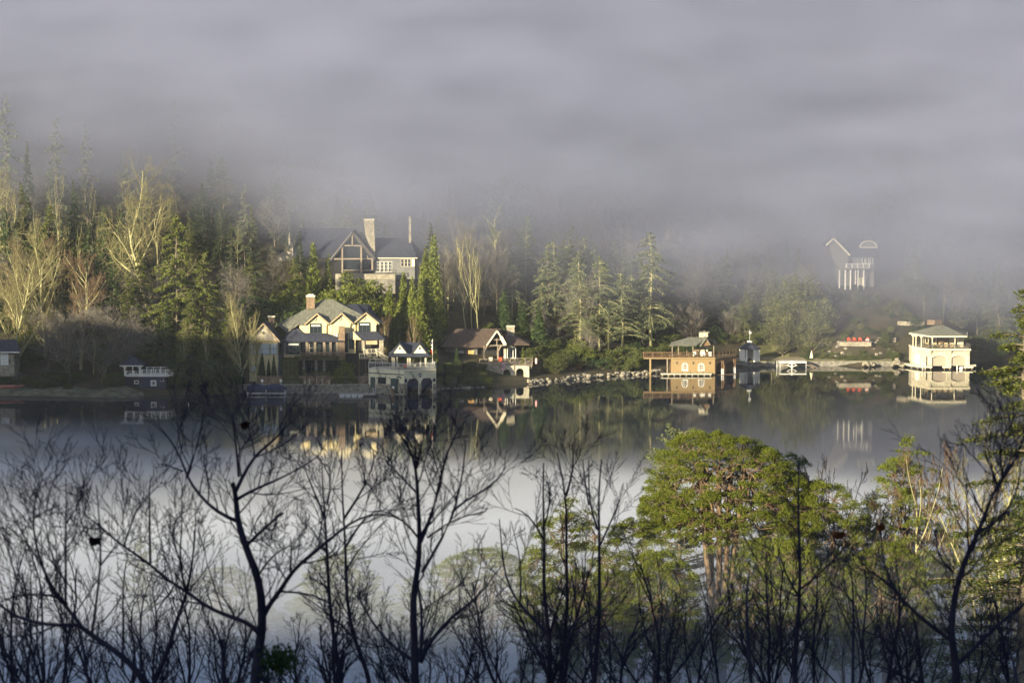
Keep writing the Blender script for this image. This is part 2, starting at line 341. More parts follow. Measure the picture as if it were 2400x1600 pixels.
def conifer(seed, h, r, mt='bark', ml='hemlock', nb=110, dens=26, size=.5, low=.12, droop=.35, irr=.25, power=.8, hang=.3):
    rs = np.random.RandomState(seed); C = []; segs = []
    P = np.array([[rs.normal()*.05*i, rs.normal()*.05*i, -1+(h+1)*i/6] for i in range(7)]); segs.append((P, np.linspace(h*.016, .04, 7)))
    for k in range(nb):
        f = low+(1-low)*(k+rs.uniform())/nb; z = h*f; L = r*max((1-f), .03)**power*rs.uniform(1-irr*1.5, 1+irr); a = rs.uniform(0, 6.283)
        if L < .25: L = .25
        c = np.array([np.interp(z, P[:, 2], P[:, 0]), np.interp(z, P[:, 2], P[:, 1]), z]); n = 5
        s = np.linspace(0, 1, n); pts = c+np.stack([np.cos(a)*L*s, np.sin(a)*L*s, L*(.12*s-droop*s*s)+rs.uniform(-.1, .25)*L*s], 1)
        segs.append((pts, np.linspace(.05+.012*L, .012, n)))
        m = max(3, int(dens*L/r*1.6)); u = rs.uniform(.12, 1, m)**.75
        q = np.stack([np.interp(u, s, pts[:, i]) for i in range(3)], 1); w = .10+.24*L*u*(1.15-u)
        q[:, 0] += rs.normal(size=m)*w*abs(math.sin(a))+rs.normal(size=m)*.12; q[:, 1] += rs.normal(size=m)*w*abs(math.cos(a))+rs.normal(size=m)*.12
        q[:, 2] += rs.normal(size=m)*.09-.05*L*u; C.append(q)
    C = np.concatenate(C); V, Fa = tubes_np(segs, 4)
    return [('trunk', mesh_np('trunk', V, Fa, M[mt], True)), ('crown', quadmesh('needles', rnd_quads(C, rs.uniform(.6, 1.3, len(C))*size, rs, .5, .5, hang), M[ml]))]
def spire(seed, h, r, ml='arbor', n=3800, size=.42, power=.75):
    rs = np.random.RandomState(seed); nl = 16
    th0 = rs.uniform(0, 6.28, nl); hh = rs.uniform(.45, 1.0, nl); hh[0] = 1; off = np.stack([np.cos(th0), np.sin(th0)], 1)*r*.34*rs.uniform(.3, 1, (nl, 1)); off[0] = 0
    C = []
    for i in range(nl):
        m = n//nl; f = rs.uniform(0, 1, m); H_ = h*hh[i]; rr = r*.62*np.clip(1.04-f, 0, 1)**power*np.minimum(1, f*6+.5); a = rs.uniform(0, 6.28, m); u = rs.uniform(.6, 1.08, m)
        C.append(np.stack([off[i, 0]*(1-f*.7)+np.cos(a)*rr*u, off[i, 1]*(1-f*.7)+np.sin(a)*rr*u, f*H_], 1))
    C = np.concatenate(C)
    V, Fa = tubes_np([(np.array([[0, 0, -.8], [0, 0, h*.5], [0, 0, h*.93]]), np.array([.15, .09, .03]))], 5)
    return [('trunk', mesh_np('trunk', V, Fa, M['bark'])), ('crown', quadmesh('leaves', rnd_quads(C, rs.uniform(.6, 1.3, len(C))*size, rs, .45, 0, -.6), M[ml]))]
def bushy(seed, h, r, ml='shrub', ncl=26, per=110, size=.34, mt='bark', base=.25, cl=.32, rx=1.0):
    rs = np.random.RandomState(seed); C = []; segs = []; c0 = np.array([0, 0, h*(.5+base*.5)])
    for k in range(ncl):
        v = rs.normal(size=3); v /= np.linalg.norm(v); rad = rs.uniform(.45, .95)
        c = c0+v*np.array([r*rx, r, h*.5*(1-base)])*rad; cr = r*cl*rs.uniform(.7, 1.25)
        p0 = np.array([0, 0, h*base*.5]); mid = (p0+c)/2+rs.normal(size=3)*.15*r
        segs.append((np.array([p0, mid, c]), np.array([.06+.012*h, .05, .02])))
        q = rs.normal(size=(per, 3)); q /= np.linalg.norm(q, axis=1)[:, None]; C.append(c+q*cr*rs.uniform(.55, 1.08, (per, 1))*np.array([1, 1, .75]))
    segs.append((np.array([[0, 0, -.8], [0, 0, h*base*.5], [0, 0, h*.4]]), np.array([.02*h+.05, .016*h+.04, .05])))
    C = np.concatenate(C); C[:, 2] = np.maximum(C[:, 2], .02); V, Fa = tubes_np(segs, 4)
    return [('trunk', mesh_np('trunk', V, Fa, M[mt])), ('crown', quadmesh('leaves', rnd_quads(C, rs.uniform(.6, 1.3, len(C))*size, rs, .6), M[ml]))]
def bigpine(seed, h, spread, ncl=150, mt='barko', ml='pine', trunks=1, low=.6, tuft=.2, per=190, cr=.66, lean=0.0):
    """rounded pine: forking bare limbs below, flattened clumps of needles packed over a dome with gaps between"""
    rs = np.random.RandomState(seed); segs = []; C = []
    heads = []
    for k in range(trunks):
        a = 6.283*k/trunks+rs.uniform(0, 1); o = .0 if trunks == 1 else spread*.3
        top = np.array([math.cos(a)*o+lean, math.sin(a)*o, h*(low+.2)]); b0 = np.array([math.cos(a)*.3*(trunks > 1), math.sin(a)*.3*(trunks > 1), -1])
        P = np.array([b0+(top-b0)*np.array([f**2, f**2, f])+rs.normal(size=3)*.12*(0 < f < 1) for f in np.linspace(0, 1, 8)]); segs.append((P, np.linspace(.017*h*(.7 if trunks > 1 else 1), .007*h, 8))); heads.append(P)
    bulge = [(rs.uniform(0, 6.28), rs.uniform(.1, 1.2), rs.uniform(-.14, .16)) for _ in range(9)]
    limbs = []
    nlimb = max(9, ncl//16)
    for k in range(nlimb):
        a = 2.399963*k; e = math.asin(min(.95, (k+.5)/nlimb))
        hp = heads[rs.randint(len(heads))]; f = rs.uniform(.72, 1)*7; i = min(int(f), 6); p0 = hp[i]+(hp[i+1]-hp[i])*(f-i)
        tip = np.array([math.cos(a)*math.cos(e)*spread*.85+lean, math.sin(a)*math.cos(e)*spread*.85, h*low+h*(1-low)*math.sin(e)*.9])
        mid = (p0+tip)/2+np.array([0, 0, -.02*h]); s_ = np.linspace(0, 1, 8)[:, None]; P = (1-s_)**2*p0+2*s_*(1-s_)*mid+s_*s_*tip; P[1:-1] += rs.normal(size=(6, 3))*.14
        segs.append((P, np.linspace(.0042*h, .025, 8))); limbs.append(P)
    LP = np.concatenate([P[3:] for P in limbs])
    for k in range(ncl):
        a = rs.uniform(0, 6.283); e = math.asin(rs.uniform(-.06, 1)) if k % 5 else math.asin(rs.uniform(-.2, .3)); sh_ = 1.0 if k % 4 else rs.uniform(.7, .9)
        bu = 1+sum(w*math.exp(-((math.cos(a-b_)-1)**2*3+(e-c)**2*4)) for b_, c, w in bulge)
        c = np.array([math.cos(a)*math.cos(e)*spread*bu*sh_+lean, math.sin(a)*math.cos(e)*spread*bu*sh_, h*low+h*(1-low)*max(math.sin(e), -.2)*bu*sh_]); r = cr*rs.uniform(.55, 1.15)
        q = LP[np.argmin(((LP-c-np.array([0, 0, .6]))**2).sum(1))]; segs.append((np.array([q, (q+c)/2+rs.normal(size=3)*.15+np.array([0, 0, -.15]), c]), np.array([.035, .025, .012])))
        m = int(per*(r/cr)**2); v = rs.normal(size=(m, 3)); v /= np.linalg.norm(v, axis=1)[:, None]; v[:, 2] = np.where(v[:, 2] < -.25, -v[:, 2]*.6, v[:, 2])
        t5 = rs.normal(size=(7, 3)); t5 /= np.linalg.norm(t5, axis=1)[:, None]; v = v*rs.uniform(.75, 1.0, (m, 1)); near_ = (v@t5.T).max(1); v *= (.62+.45*near_**2)[:, None]
        C.append(c+v*r*np.array([1, 1, .85]))
    C = np.concatenate(C); V, Fa = tubes_np(segs, 5)
    return [('trunk', mesh_np('trunk', V, Fa, M[mt], True)), ('crown', quadmesh('needles', rnd_quads(C, rs.uniform(.6, 1.3, len(C))*tuft, rs, .26, 0, -.3), M[ml]))]
PARTLABEL = {}
def plant(name, meshes, label, cat, x, y, rz=0, sc=1.0, group=None, dz=0, sz=None):
    o = thing(name, label, cat, (x, y, gz(x, y)+dz), rz, group, sc)
    if sz: o.scale = (sc, sc, sz)
    for n, me in meshes: mobj(n, me, o)
    return o
def at(px, D): return W(px, 800, D).x
R_ = random.Random(11)
# ---------------------------------------------------------------- trees of the far shore
PR = {}
for i in range(3): PR['hem%d' % i] = (20, conifer(20+i, 20, 5.8, 'bark', 'hemlock', 130, 110, .40, .1, .3, .45, .7))
for i in range(2): PR['fir%d' % i] = (20, conifer(30+i, 20, 4.4, 'bark', 'fir', 120, 80, .44, .08, .35, .2, .85))
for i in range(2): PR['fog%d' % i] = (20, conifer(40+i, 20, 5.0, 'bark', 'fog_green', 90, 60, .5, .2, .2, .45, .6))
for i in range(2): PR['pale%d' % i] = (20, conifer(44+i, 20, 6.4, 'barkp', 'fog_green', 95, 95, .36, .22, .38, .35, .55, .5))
for i in range(3): PR['spi%d' % i] = (10, spire(50+i, 10, 2.4))
PR['dspi'] = (10, spire(55, 10, 2.0, 'fir'))
PR['cone'] = (6, spire(56, 6, 1.3, 'arbor', 2000, .3, 1.0))
for i in range(3): PR['bush%d' % i] = (4, bushy(60+i, 4, 2.6, 'shrub', base=.05))
PR['evb'] = (8, bushy(64, 8, 4.4, 'arbor', 34, 150, .4, base=.05))
PR['magn'] = (16, bushy(65, 16, 8.5, 'magn', 70, 170, .5, base=.12, cl=.25))
PR['magn1'] = (16, bushy(66, 16, 7.5, 'magn', 60, 150, .5, base=.15, cl=.25))
PR['dkb'] = (6, bushy(67, 6, 4.0, 'fir', 30, 150, .36, base=.04))
PR['rustb'] = (2, bushy(68, 2, 1.6, 'rust', 14, 70, .22, base=.05))
for i in range(3): PR['yel%d' % i] = (18, bare(70+i, 18, .26, (17, 8, 6, 5), .75, .5, 'barkp', 'twigp', .12, .44))
for i in range(2): PR['red%d' % i] = (18, bare(75+i, 18, .24, (17, 8, 6, 5), .72, .5, 'barkp', 'twigr', .12, .44))
for i in range(3): PR['gry%d' % i] = (14, bare(80+i, 14, .2, (12, 7, 6, 4), .85, .25, 'bark', 'twigg', .12, .55))
PR['oak'] = (24, bare(86, 24, .55, (9, 7, 6, 4), 1.0, .22, 'barkp', 'twigp', .35, .62, wander=.16))
PR['tall'] = (30, bare(87, 30, .42, (9, 5, 4, 3), .9, .2, 'barkp', 'twigg', .45, .3, lean=-.09, wander=.03))
PR['thin'] = (22, bare(88, 22, .2, (10, 5, 4, 3), .55, .7, 'barkp', 'twigp', .3, .36, wander=.06))
PR['thin1'] = (22, bare(89, 22, .19, (10, 5, 4, 3), .6, .6, 'barkp', 'twigp', .3, .4, wander=.07))
NAMES = dict(hem='evergreen_tree', fir='evergreen_tree', fog='evergreen_tree', pal='evergreen_tree', spi='arborvitae', dsp='arborvitae', con='topiary', bus='shrub', evb='shrub', mag='broadleaf_tree', dkb='shrub', rus='shrub',
             yel='bare_tree', red='bare_tree', gry='bare_tree', oak='bare_tree', tal='bare_tree', thi='bare_tree')
def put(k, px, D, top, label, wf=1.0, group=None, base=None, rz=None):
    h0, me = PR[k]; nm = NAMES[k[:3]]; x = at(px, D); g_ = gz(x, D) if base is None else base
    h = max(.6, W(px, top, D).z-g_); s = h/h0
    cat = {'shrub': 'shrub', 'topiary': 'shrub'}.get(nm, 'tree')
    o = thing(nm, label, cat, (x, D, g_-.1), R_.uniform(0, 6.28) if rz is None else rz, group)
    o.scale = (s*wf, s*wf, s)
    for n, m in me: mobj(n, m, o)
    return o
def putg(k, px, D, h, label, wf=1.0, group=None): return put(k, px, D, prow(gz(at(px, D), D)+h, D), label, wf, group)
def prow(z, D): return 800+F*math.tan(math.atan((H-z)/D)-TH)
# left bank, lit by the low sun
put('yel0', 38, 612, 588, 'yellow lit bare tree at the far left, above the cottage roof', 1.0)
put('yel1', 104, 622, 556, 'tall yellow lit bare tree between the leftmost bare tree and the reddish one', 1.0)
put('red0', 190, 612, 592, 'bare tree with reddish twig haze and pale trunk above the grey tangle', 1.05)
put('red1', 68, 628, 570, 'reddish twiggy tree behind the two yellow bare trees', 1.0)
put('hem0', 118, 640, 480, 'olive conifer rising behind the yellow bare trees', .8)
put('red1', 135, 634, 560, 'low rust coloured bare tree under the olive conifer', .9)
put('gry0', 160, 603, 722, 'grey tangled bare tree in shade, left one of the grey tangle', 1.5)
put('gry1', 235, 602, 718, 'widest grey tangled bare tree in shade left of the dark boathouse', 1.7)
put('gry2', 300, 606, 740, 'grey tangled bare tree in shade just above the dark boathouse', 1.5)
put('oak', 364, 626, 452, 'big pale lit oak with broad bare limbs behind the green conifers', .72, rz=.4)
put('hem1', 328, 622, 588, 'dense yellow green conifer left of the tall layered conifer', .72)
put('hem2', 300, 617, 640, 'low yellow green conifer at the edge of the dark gap', .7)
put('hem0', 415, 616, 502, 'tall layered conifer with bare lower trunk, highest of the lit greens', .86)
put('hem1', 478, 618, 590, 'bluish green drooping conifer right of the tall layered conifer', .85)
put('hem2', 447, 610, 680, 'low lit conifer in front of the tall layered conifer', .9)
put('fir0', 388, 612, 720, 'small dark green conifer under the oak', 1.0)
put('gry0', 552, 622, 625, 'small pale tangled tree between the conifers and the big house', .6)
put('yel2', 563, 604, 700, 'bare tree with fan of pale limbs left of the big cream house', .85, rz=1)
put('yel0', 600, 603, 742, 'slim bare tree in front of the left gable of the cream house', .45)
put('thin', 482, 606, 752, 'thin pale trunks right of the dark boathouse', .6)
put('thin1', 430, 604, 760, 'thin leaning pale stem behind the dark boathouse', .6)
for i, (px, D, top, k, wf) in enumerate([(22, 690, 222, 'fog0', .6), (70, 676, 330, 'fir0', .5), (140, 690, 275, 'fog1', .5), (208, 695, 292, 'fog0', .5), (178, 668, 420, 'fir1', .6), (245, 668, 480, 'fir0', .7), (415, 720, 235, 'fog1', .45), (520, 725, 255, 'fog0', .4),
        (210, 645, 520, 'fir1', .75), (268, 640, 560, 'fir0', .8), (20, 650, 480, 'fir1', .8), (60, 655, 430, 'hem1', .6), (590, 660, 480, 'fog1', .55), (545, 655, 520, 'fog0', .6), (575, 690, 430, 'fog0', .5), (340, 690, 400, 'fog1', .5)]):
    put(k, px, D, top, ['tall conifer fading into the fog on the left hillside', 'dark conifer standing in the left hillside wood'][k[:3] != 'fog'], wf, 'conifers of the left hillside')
put('tall', 0, 668, 392, 'pale forked dead tree in the haze at the left edge', .6)
put('oak', 28, 655, 396, 'pale wide bare tree above the yellow trees at far left', .5, rz=2)
put('thin', 141, 668, 382, 'slim pale V shaped bare tree in the haze above the olive conifer', .7)
put('thin1', 228, 672, 440, 'slim pale bare trunk in the haze left of the oak', .6)
put('thin', 182, 650, 520, 'crooked pale bare tree left of the dark gap', .6)
# around the lodge and the cream house
SP = [(735, 652, 565, 'spi0', .9, 'pointed lit arborvitae left of the timber gable'), (771, 655, 592, 'spi1', .8, 'smaller pointed arborvitae touching the left foot of the timber gable'),
      (722, 645, 660, 'spi2', 1.0, 'low yellow green arborvitae left of the lodge terrace'), (947, 632, 636, 'spi0', .9, 'leftmost of the tall yellow green arborvitae behind the cream house'),
      (966, 630, 648, 'spi1', .9, 'second of the tall yellow green arborvitae behind the cream house'), (915, 626, 665, 'spi2', 1.1, 'short broad arborvitae at the right end of the cream house roof'),
      (988, 626, 668, 'spi1', 1.25, 'broadest yellow green arborvitae next to the brown roofed cottage'), (1000, 640, 575, 'spi2', 1.0, 'tallest grey green arborvitae rising behind the yellow green row'),
      (1018, 650, 545, 'spi0', .9, 'hazy arborvitae behind the tallest one'), (868, 640, 700, 'spi2', 1.3, 'arborvitae behind the ridge of the cream house')]
for px, D, top, k, wf, lb in SP: put(k, px, D, top, lb, wf*.95)
put('evb', 826, 640, 642, 'rounded evergreen bush below the lodge terrace, left of two', .9)
put('evb', 870, 638, 662, 'rounded evergreen bush below the lodge terrace, right of two', .9)
put('evb', 800, 632, 668, 'low evergreen bush behind the brick chimney', .9)
put('evb', 690, 648, 662, 'dull green bush left of the lodge arborvitae', .9)
put('dkb', 640, 640, 690, 'dark shrub on the bank above the left chimney', 1.4)
put('dkb', 655, 626, 735, 'dark shrub beside the roof of the cream house', 1.2)
put('red0', 905, 613, 740, 'small rusty bare tree at the right corner of the cream house', .5)
put('red1', 965, 611, 742, 'rusty bare tree behind the navy roofed pavilion', .5)
put('thin', 668, 668, 555, 'slim bare tree left of the lodge', .6); put('gry2', 640, 662, 600, 'small bare tree by the left gable of the lodge', .8)
put('thin', 1093, 650, 545, 'slim lit bare tree, left of the lit trio above the cottage', .85)
put('thin1', 1108, 648, 560, 'slim lit bare tree, middle of the lit trio above the cottage', .7)
put('thin', 1123, 646, 572, 'slim lit bare tree with bright trunk, right of the lit trio', .7)
put('tall', 1166, 668, 478, 'very tall leaning bare trunk fading upward into the fog', .7, rz=0)
put('gry0', 1040, 655, 590, 'hazy bare tree right of the tallest arborvitae', .9)
put('dspi', 1180, 650, 678, 'dark green arborvitae behind the cottage chimney', 1.6)
put('dspi', 1262, 644, 718, 'dark green cone shaped evergreen right of the cottage chimney', 1.7)
put('dspi', 1222, 652, 700, 'dull evergreen between the two cone shaped ones', 1.6)
# pale feathery group right of the cottage
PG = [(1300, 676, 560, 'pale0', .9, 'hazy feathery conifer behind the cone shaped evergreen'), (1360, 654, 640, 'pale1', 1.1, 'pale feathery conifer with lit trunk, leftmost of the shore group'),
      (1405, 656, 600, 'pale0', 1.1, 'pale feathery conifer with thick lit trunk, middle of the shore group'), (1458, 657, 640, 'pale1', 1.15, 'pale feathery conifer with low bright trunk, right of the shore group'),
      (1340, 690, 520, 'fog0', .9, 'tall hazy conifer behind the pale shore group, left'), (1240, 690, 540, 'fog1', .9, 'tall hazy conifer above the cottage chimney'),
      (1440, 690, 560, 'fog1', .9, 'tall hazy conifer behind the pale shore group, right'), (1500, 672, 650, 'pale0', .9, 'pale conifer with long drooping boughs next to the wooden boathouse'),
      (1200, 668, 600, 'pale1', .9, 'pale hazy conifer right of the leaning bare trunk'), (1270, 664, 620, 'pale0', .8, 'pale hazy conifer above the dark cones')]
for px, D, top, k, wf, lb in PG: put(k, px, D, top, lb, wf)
for px, top, lb in [(1310, 780, 'lit slanting bare stem left of the pale conifers'), (1345, 770, 'thin grey stem among the shore shrubs'), (1425, 760, 'slim grey bare tree between the two thick lit trunks'), (1250+12, 690, 'slim slanting pale trunk above the green cone')]:
    put('thin1', px, 648 if px > 1300 else 668, top, lb, .5)
for px, D, top, k, lb in [(1300, 641, 822, 'bush0', 'brownish shrub on the bank right of the cottage'), (1335, 642, 815, 'bush1', 'green shrub on the bank by the stony shore'), (1362, 644, 800, 'evb', 'bright green shrub under the leftmost lit trunk'),
        (1400, 645, 822, 'bush2', 'olive shrub under the thick lit trunk'), (1440, 646, 815, 'bush0', 'dark shrub right of the thick lit trunk'), (1480, 648, 812, 'bush1', 'shrub beside the wooden bridge'), (1500, 646, 845, 'bush2', 'low shrub under the wooden bridge'), (1460, 644, 850, 'bush0', 'low olive shrub on the stony shore')]:
    put(k, px, D, top, lb, 1.3)
put('rustb', 1345, 638, 845, 'rust coloured leafy shrub on the stony shore', 1.3)
# right bank
put('magn', 1872, 672, 648, 'big round broadleaf evergreen behind the white raft', 1.0)
put('magn1', 1905, 668, 735, 'lower olive lobe of broadleaf evergreens beside the red chairs', 1.2)
put('magn1', 1835, 668, 745, 'olive broadleaf tree behind the gazebo lawn', 1.2)
put('thin1', 2165, 680, 690, 'slim lit bare trunk right of the terrace wall', .4); put('thin1', 2210, 684, 680, 'slim pale trunk above the stone boathouse roof', .4)
put('magn', 2070, 690, 690, 'hazy broadleaf tree above the terrace wall', .8); put('magn1', 2120, 692, 700, 'dull evergreen above the yellow terrace wall', .8)
rq = random.Random(4)
for i in range(70):
    px = rq.uniform(1880, 2105); D = rq.uniform(663.5, 690)
    if 1962 < px < 2046 and D < 668: D = rq.choice([663.3, 670.5])
    putg(rq.choice(['bush0', 'bush1', 'bush2', 'magn1', 'dkb']), px, D, rq.uniform(.9, 2.0) if D > 664 else .7, 'low brown green shrub on the steep right bank', 1.3, 'shrubs on the right bank')
for i in range(75):
    px = rq.uniform(1900, 2105); D = rq.uniform(663.3, 669); 
    if 1962 < px < 2046: D = rq.choice([663.2, 663.8, 664.2])
    putg(rq.choice(['bush0', 'bush1', 'bush2', 'magn1', 'bush0', 'magn']), px, D, rq.uniform(.7, 1.4), 'low brown green shrub on the steep right bank', 1.25, 'shrubs on the right bank')
for i in range(34): putg(rq.choice(['bush0', 'bush1', 'bush2', 'dkb']), rq.uniform(985, 1150), rq.uniform(613, 628), rq.uniform(.9, 2.0), 'brown grey shrub on the slope below the cottage', 1.4, 'shrubs on the slope below the cottage')
for i in range(30): putg(rq.choice(['bush0', 'bush1', 'dkb']), rq.uniform(1225, 1500), rq.uniform(640, 650), rq.uniform(1.2, 2.8), 'shrub on the bank between the cottage and the wooden bridge', 1.4, 'shrubs on the bank by the wooden bridge')
for i in range(34):
    qx = rq.uniform(-20, 560)
    if 270 < qx < 410: continue
    putg(rq.choice(['bush0', 'bush1', 'bush2', 'dkb']), qx, rq.uniform(597, 606), rq.uniform(.8, 2.4), 'dark shrub at the foot of the shaded left wood', 1.4, 'shrubs at the foot of the left wood')
# general wood on the hillside
BX = [(250, 420, 560, 612), (540, 1260, 612, 662), (1440, 1800, 630, 662), (1990, 2290, 640, 672), (600, 1050, 655, 690), (1900, 2080, 672, 715), (760, 990, 600, 690), (1680, 1990, 600, 676), (1020, 1290, 600, 640), (540, 700, 600, 640), (1990, 2300, 655, 690)]
n = 0; tries = 0
while n < 290 and tries < 4000:
    tries += 1; px = R_.uniform(-60, 2460); x0 = at(px, 650); ys_ = float(np.interp(x0, SX, SY)); d = R_.uniform(8, 150)**1.0; D = ys_+d
    if any(a_ < px < b_ and c_ < D < d_ for a_, b_, c_, d_ in BX): continue
    if d < 14 and R_.random() < .6: continue
    pyb = 230+6300*(66-gz(at(px, D), D))/D
    left = px < 1000
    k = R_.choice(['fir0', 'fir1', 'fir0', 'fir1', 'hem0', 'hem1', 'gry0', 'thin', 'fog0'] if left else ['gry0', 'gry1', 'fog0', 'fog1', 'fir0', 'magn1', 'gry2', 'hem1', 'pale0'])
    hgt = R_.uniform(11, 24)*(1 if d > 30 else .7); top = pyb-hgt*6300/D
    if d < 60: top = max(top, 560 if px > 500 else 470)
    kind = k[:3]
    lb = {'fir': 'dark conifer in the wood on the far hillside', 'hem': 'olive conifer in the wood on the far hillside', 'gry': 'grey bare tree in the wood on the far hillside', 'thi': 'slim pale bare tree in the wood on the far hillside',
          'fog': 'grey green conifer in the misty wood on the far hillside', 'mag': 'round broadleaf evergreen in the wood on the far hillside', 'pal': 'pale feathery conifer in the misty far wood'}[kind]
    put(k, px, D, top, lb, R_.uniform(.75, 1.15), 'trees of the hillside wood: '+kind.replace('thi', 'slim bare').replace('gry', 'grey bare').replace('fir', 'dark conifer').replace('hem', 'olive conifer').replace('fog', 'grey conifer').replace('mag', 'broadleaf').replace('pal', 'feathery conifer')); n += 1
# understory shrubs of the far shore
n = 0
while n < 150:
    px = R_.uniform(-30, 2440); x0 = at(px, 640); ys_ = float(np.interp(x0, SX, SY)); d = R_.uniform(3.5, 40); D = ys_+d
    if px < 330 and d < 12: continue
    if any(a_ < px < b_ and c_ < D < d_ for a_, b_, c_, d_ in BX[:1]+BX[4:8]) or (570 < px < 930 and D < 628) or (980 < px < 1250 and D < 646) or (1530 < px < 1800 and d < 9) or (2080 < px < 2290 and D < 672) or (1690 < px < 2090 and D < 676): continue
    x = at(px, D); pyb = 230+6300*(66-gz(x, D))/D
    put(R_.choice(['bush0', 'bush1', 'bush2', 'dkb', 'dkb']), px, D, pyb-R_.uniform(1.6, 4.5)*9.8, 'dark undergrowth shrub on the wooded far bank', R_.uniform(1, 1.6), 'undergrowth shrubs on the far bank'); n += 1

for px, D, top in [(600, 662, 560), (640, 664, 575), (690, 660, 600), (705, 664, 540), (655, 658, 640), (1010, 666, 520), (585, 650, 600)]: put(R_.choice(['fir0', 'hem0', 'fog0']), px, D, top, 'dark evergreen crowding the left side of the misty lodge', .9, 'evergreens round the lodge')

for px, D, top, k in [(1760, 690, 640, 'fog0'), (1800, 700, 600, 'fog1'), (1990, 705, 620, 'fog0'), (2240, 690, 640, 'gry0'), (2290, 695, 600, 'fog1'), (2340, 690, 620, 'fog0'), (2190, 700, 610, 'gry1'), (2120, 705, 600, 'fog1'), (1700, 690, 600, 'fog0'), (1640, 695, 560, 'gry2'), (2380, 700, 590, 'gry0'), (2040, 694, 672, 'magn1')]: put(k, px, D, top, 'tree barely showing through the fog on the right hillside', .9, 'fog bound trees of the right hillside')

rq = random.Random(8)
for i in range(16): put(rq.choice(['gry0', 'gry1', 'yel1', 'pale0', 'pale1', 'gry2']), rq.uniform(985, 1260), rq.uniform(664, 695), rq.uniform(490, 600), 'pale feathery tree rising into the fog above the cottage', .8, 'pale trees in the fog above the cottage')
for i in range(12): put(rq.choice(['pale0', 'pale1', 'gry1', 'fog0']), rq.uniform(1290, 1530), rq.uniform(662, 690), rq.uniform(540, 660), 'pale feathery tree in the haze above the stony shore', .95, 'pale trees in the haze above the stony shore')
# ---------------------------------------------------------------- buildings
class Site:
    """px,py are read in a zoomed view with origin (ox,oy) and scale sc; D is the distance of the front plane"""
    def __init__(s, ox, oy, sc, name, label, cat, X, Y, D, group=None):
        s.ox, s.oy, s.sc, s.D = ox, oy, sc, D
        s.root = W(ox+X/sc, oy+Y/sc, D); s.o = thing(name, label, cat, s.root, 0, group) if name else None
    def P(s, X, Y, d=0): return W(s.ox+X/s.sc, s.oy+Y/s.sc, s.D+d)-s.root
    def frame(s, Xa, da, Xb, db, Yr=None): return Frame(s, Xa, da, Xb, db, Yr)
class Frame:
    def __init__(f, s, Xa, da, Xb, db, Yr):
        Yr = Yr or 900; f.s = s; a = s.P(Xa, Yr, da); b = s.P(Xb, Yr, db); f.a = Vector((a.x, a.y, 0)); u = Vector((b.x-a.x, b.y-a.y, 0)); f.L = u.length; f.u = u.normalized()
        f.n = Vector((f.u.y, -f.u.x, 0))
        if f.n.y > 0: f.n = -f.n
    def uz(f, X, Y):
        s = f.s; r = W(s.ox+X/s.sc, s.oy+Y/s.sc, s.D)-Vector((0, 0, H)); A = f.a+s.root
        den = r.x*f.n.x+r.y*f.n.y; k = (A.x*f.n.x+A.y*f.n.y)/den; p = r*k+Vector((0, 0, H))-s.root
        return (p-f.a).dot(f.u), p.z
    def pt(f, u, z, n=0): return f.a+f.u*u+f.n*n+Vector((0, 0, z))
    def rect(f, X0, Y0, X1, Y1):
        Xm = (X0+X1)/2; return f.uz(X0, Y0)[0], f.uz(X1, Y0)[0], f.uz(Xm, Y1)[1], f.uz(Xm, Y0)[1]
    def b(f, mb, u0, u1, z0, z1, n0, n1):
        c = [f.pt(u, z, n) for z in (z0, z1) for u, n in ((u0, n1), (u1, n1), (u1, n0), (u0, n0))]
        mb.add(c, [(0,3,2,1),(4,5,6,7),(0,1,5,4),(1,2,6,5),(2,3,7,6),(3,0,4,7)])
    def box(f, mb, X0, Y0, X1, Y1, n0, n1): f.b(mb, *f.rect(X0, Y0, X1, Y1), n0, n1); return mb
    def poly(f, mb, pts, n0, n1):
        q = [f.pt(*f.uz(X, Y), n1) for X, Y in pts]; mb.extr(q, f.n*(n0-n1)); return mb
    def wall(f, name, mt, X0, Y0, X1, Y1, n0=-.3, n1=0, **k):
        return f.box(MB(), X0, Y0, X1, Y1, n0, n1).build(name, M[mt], f.s.o)
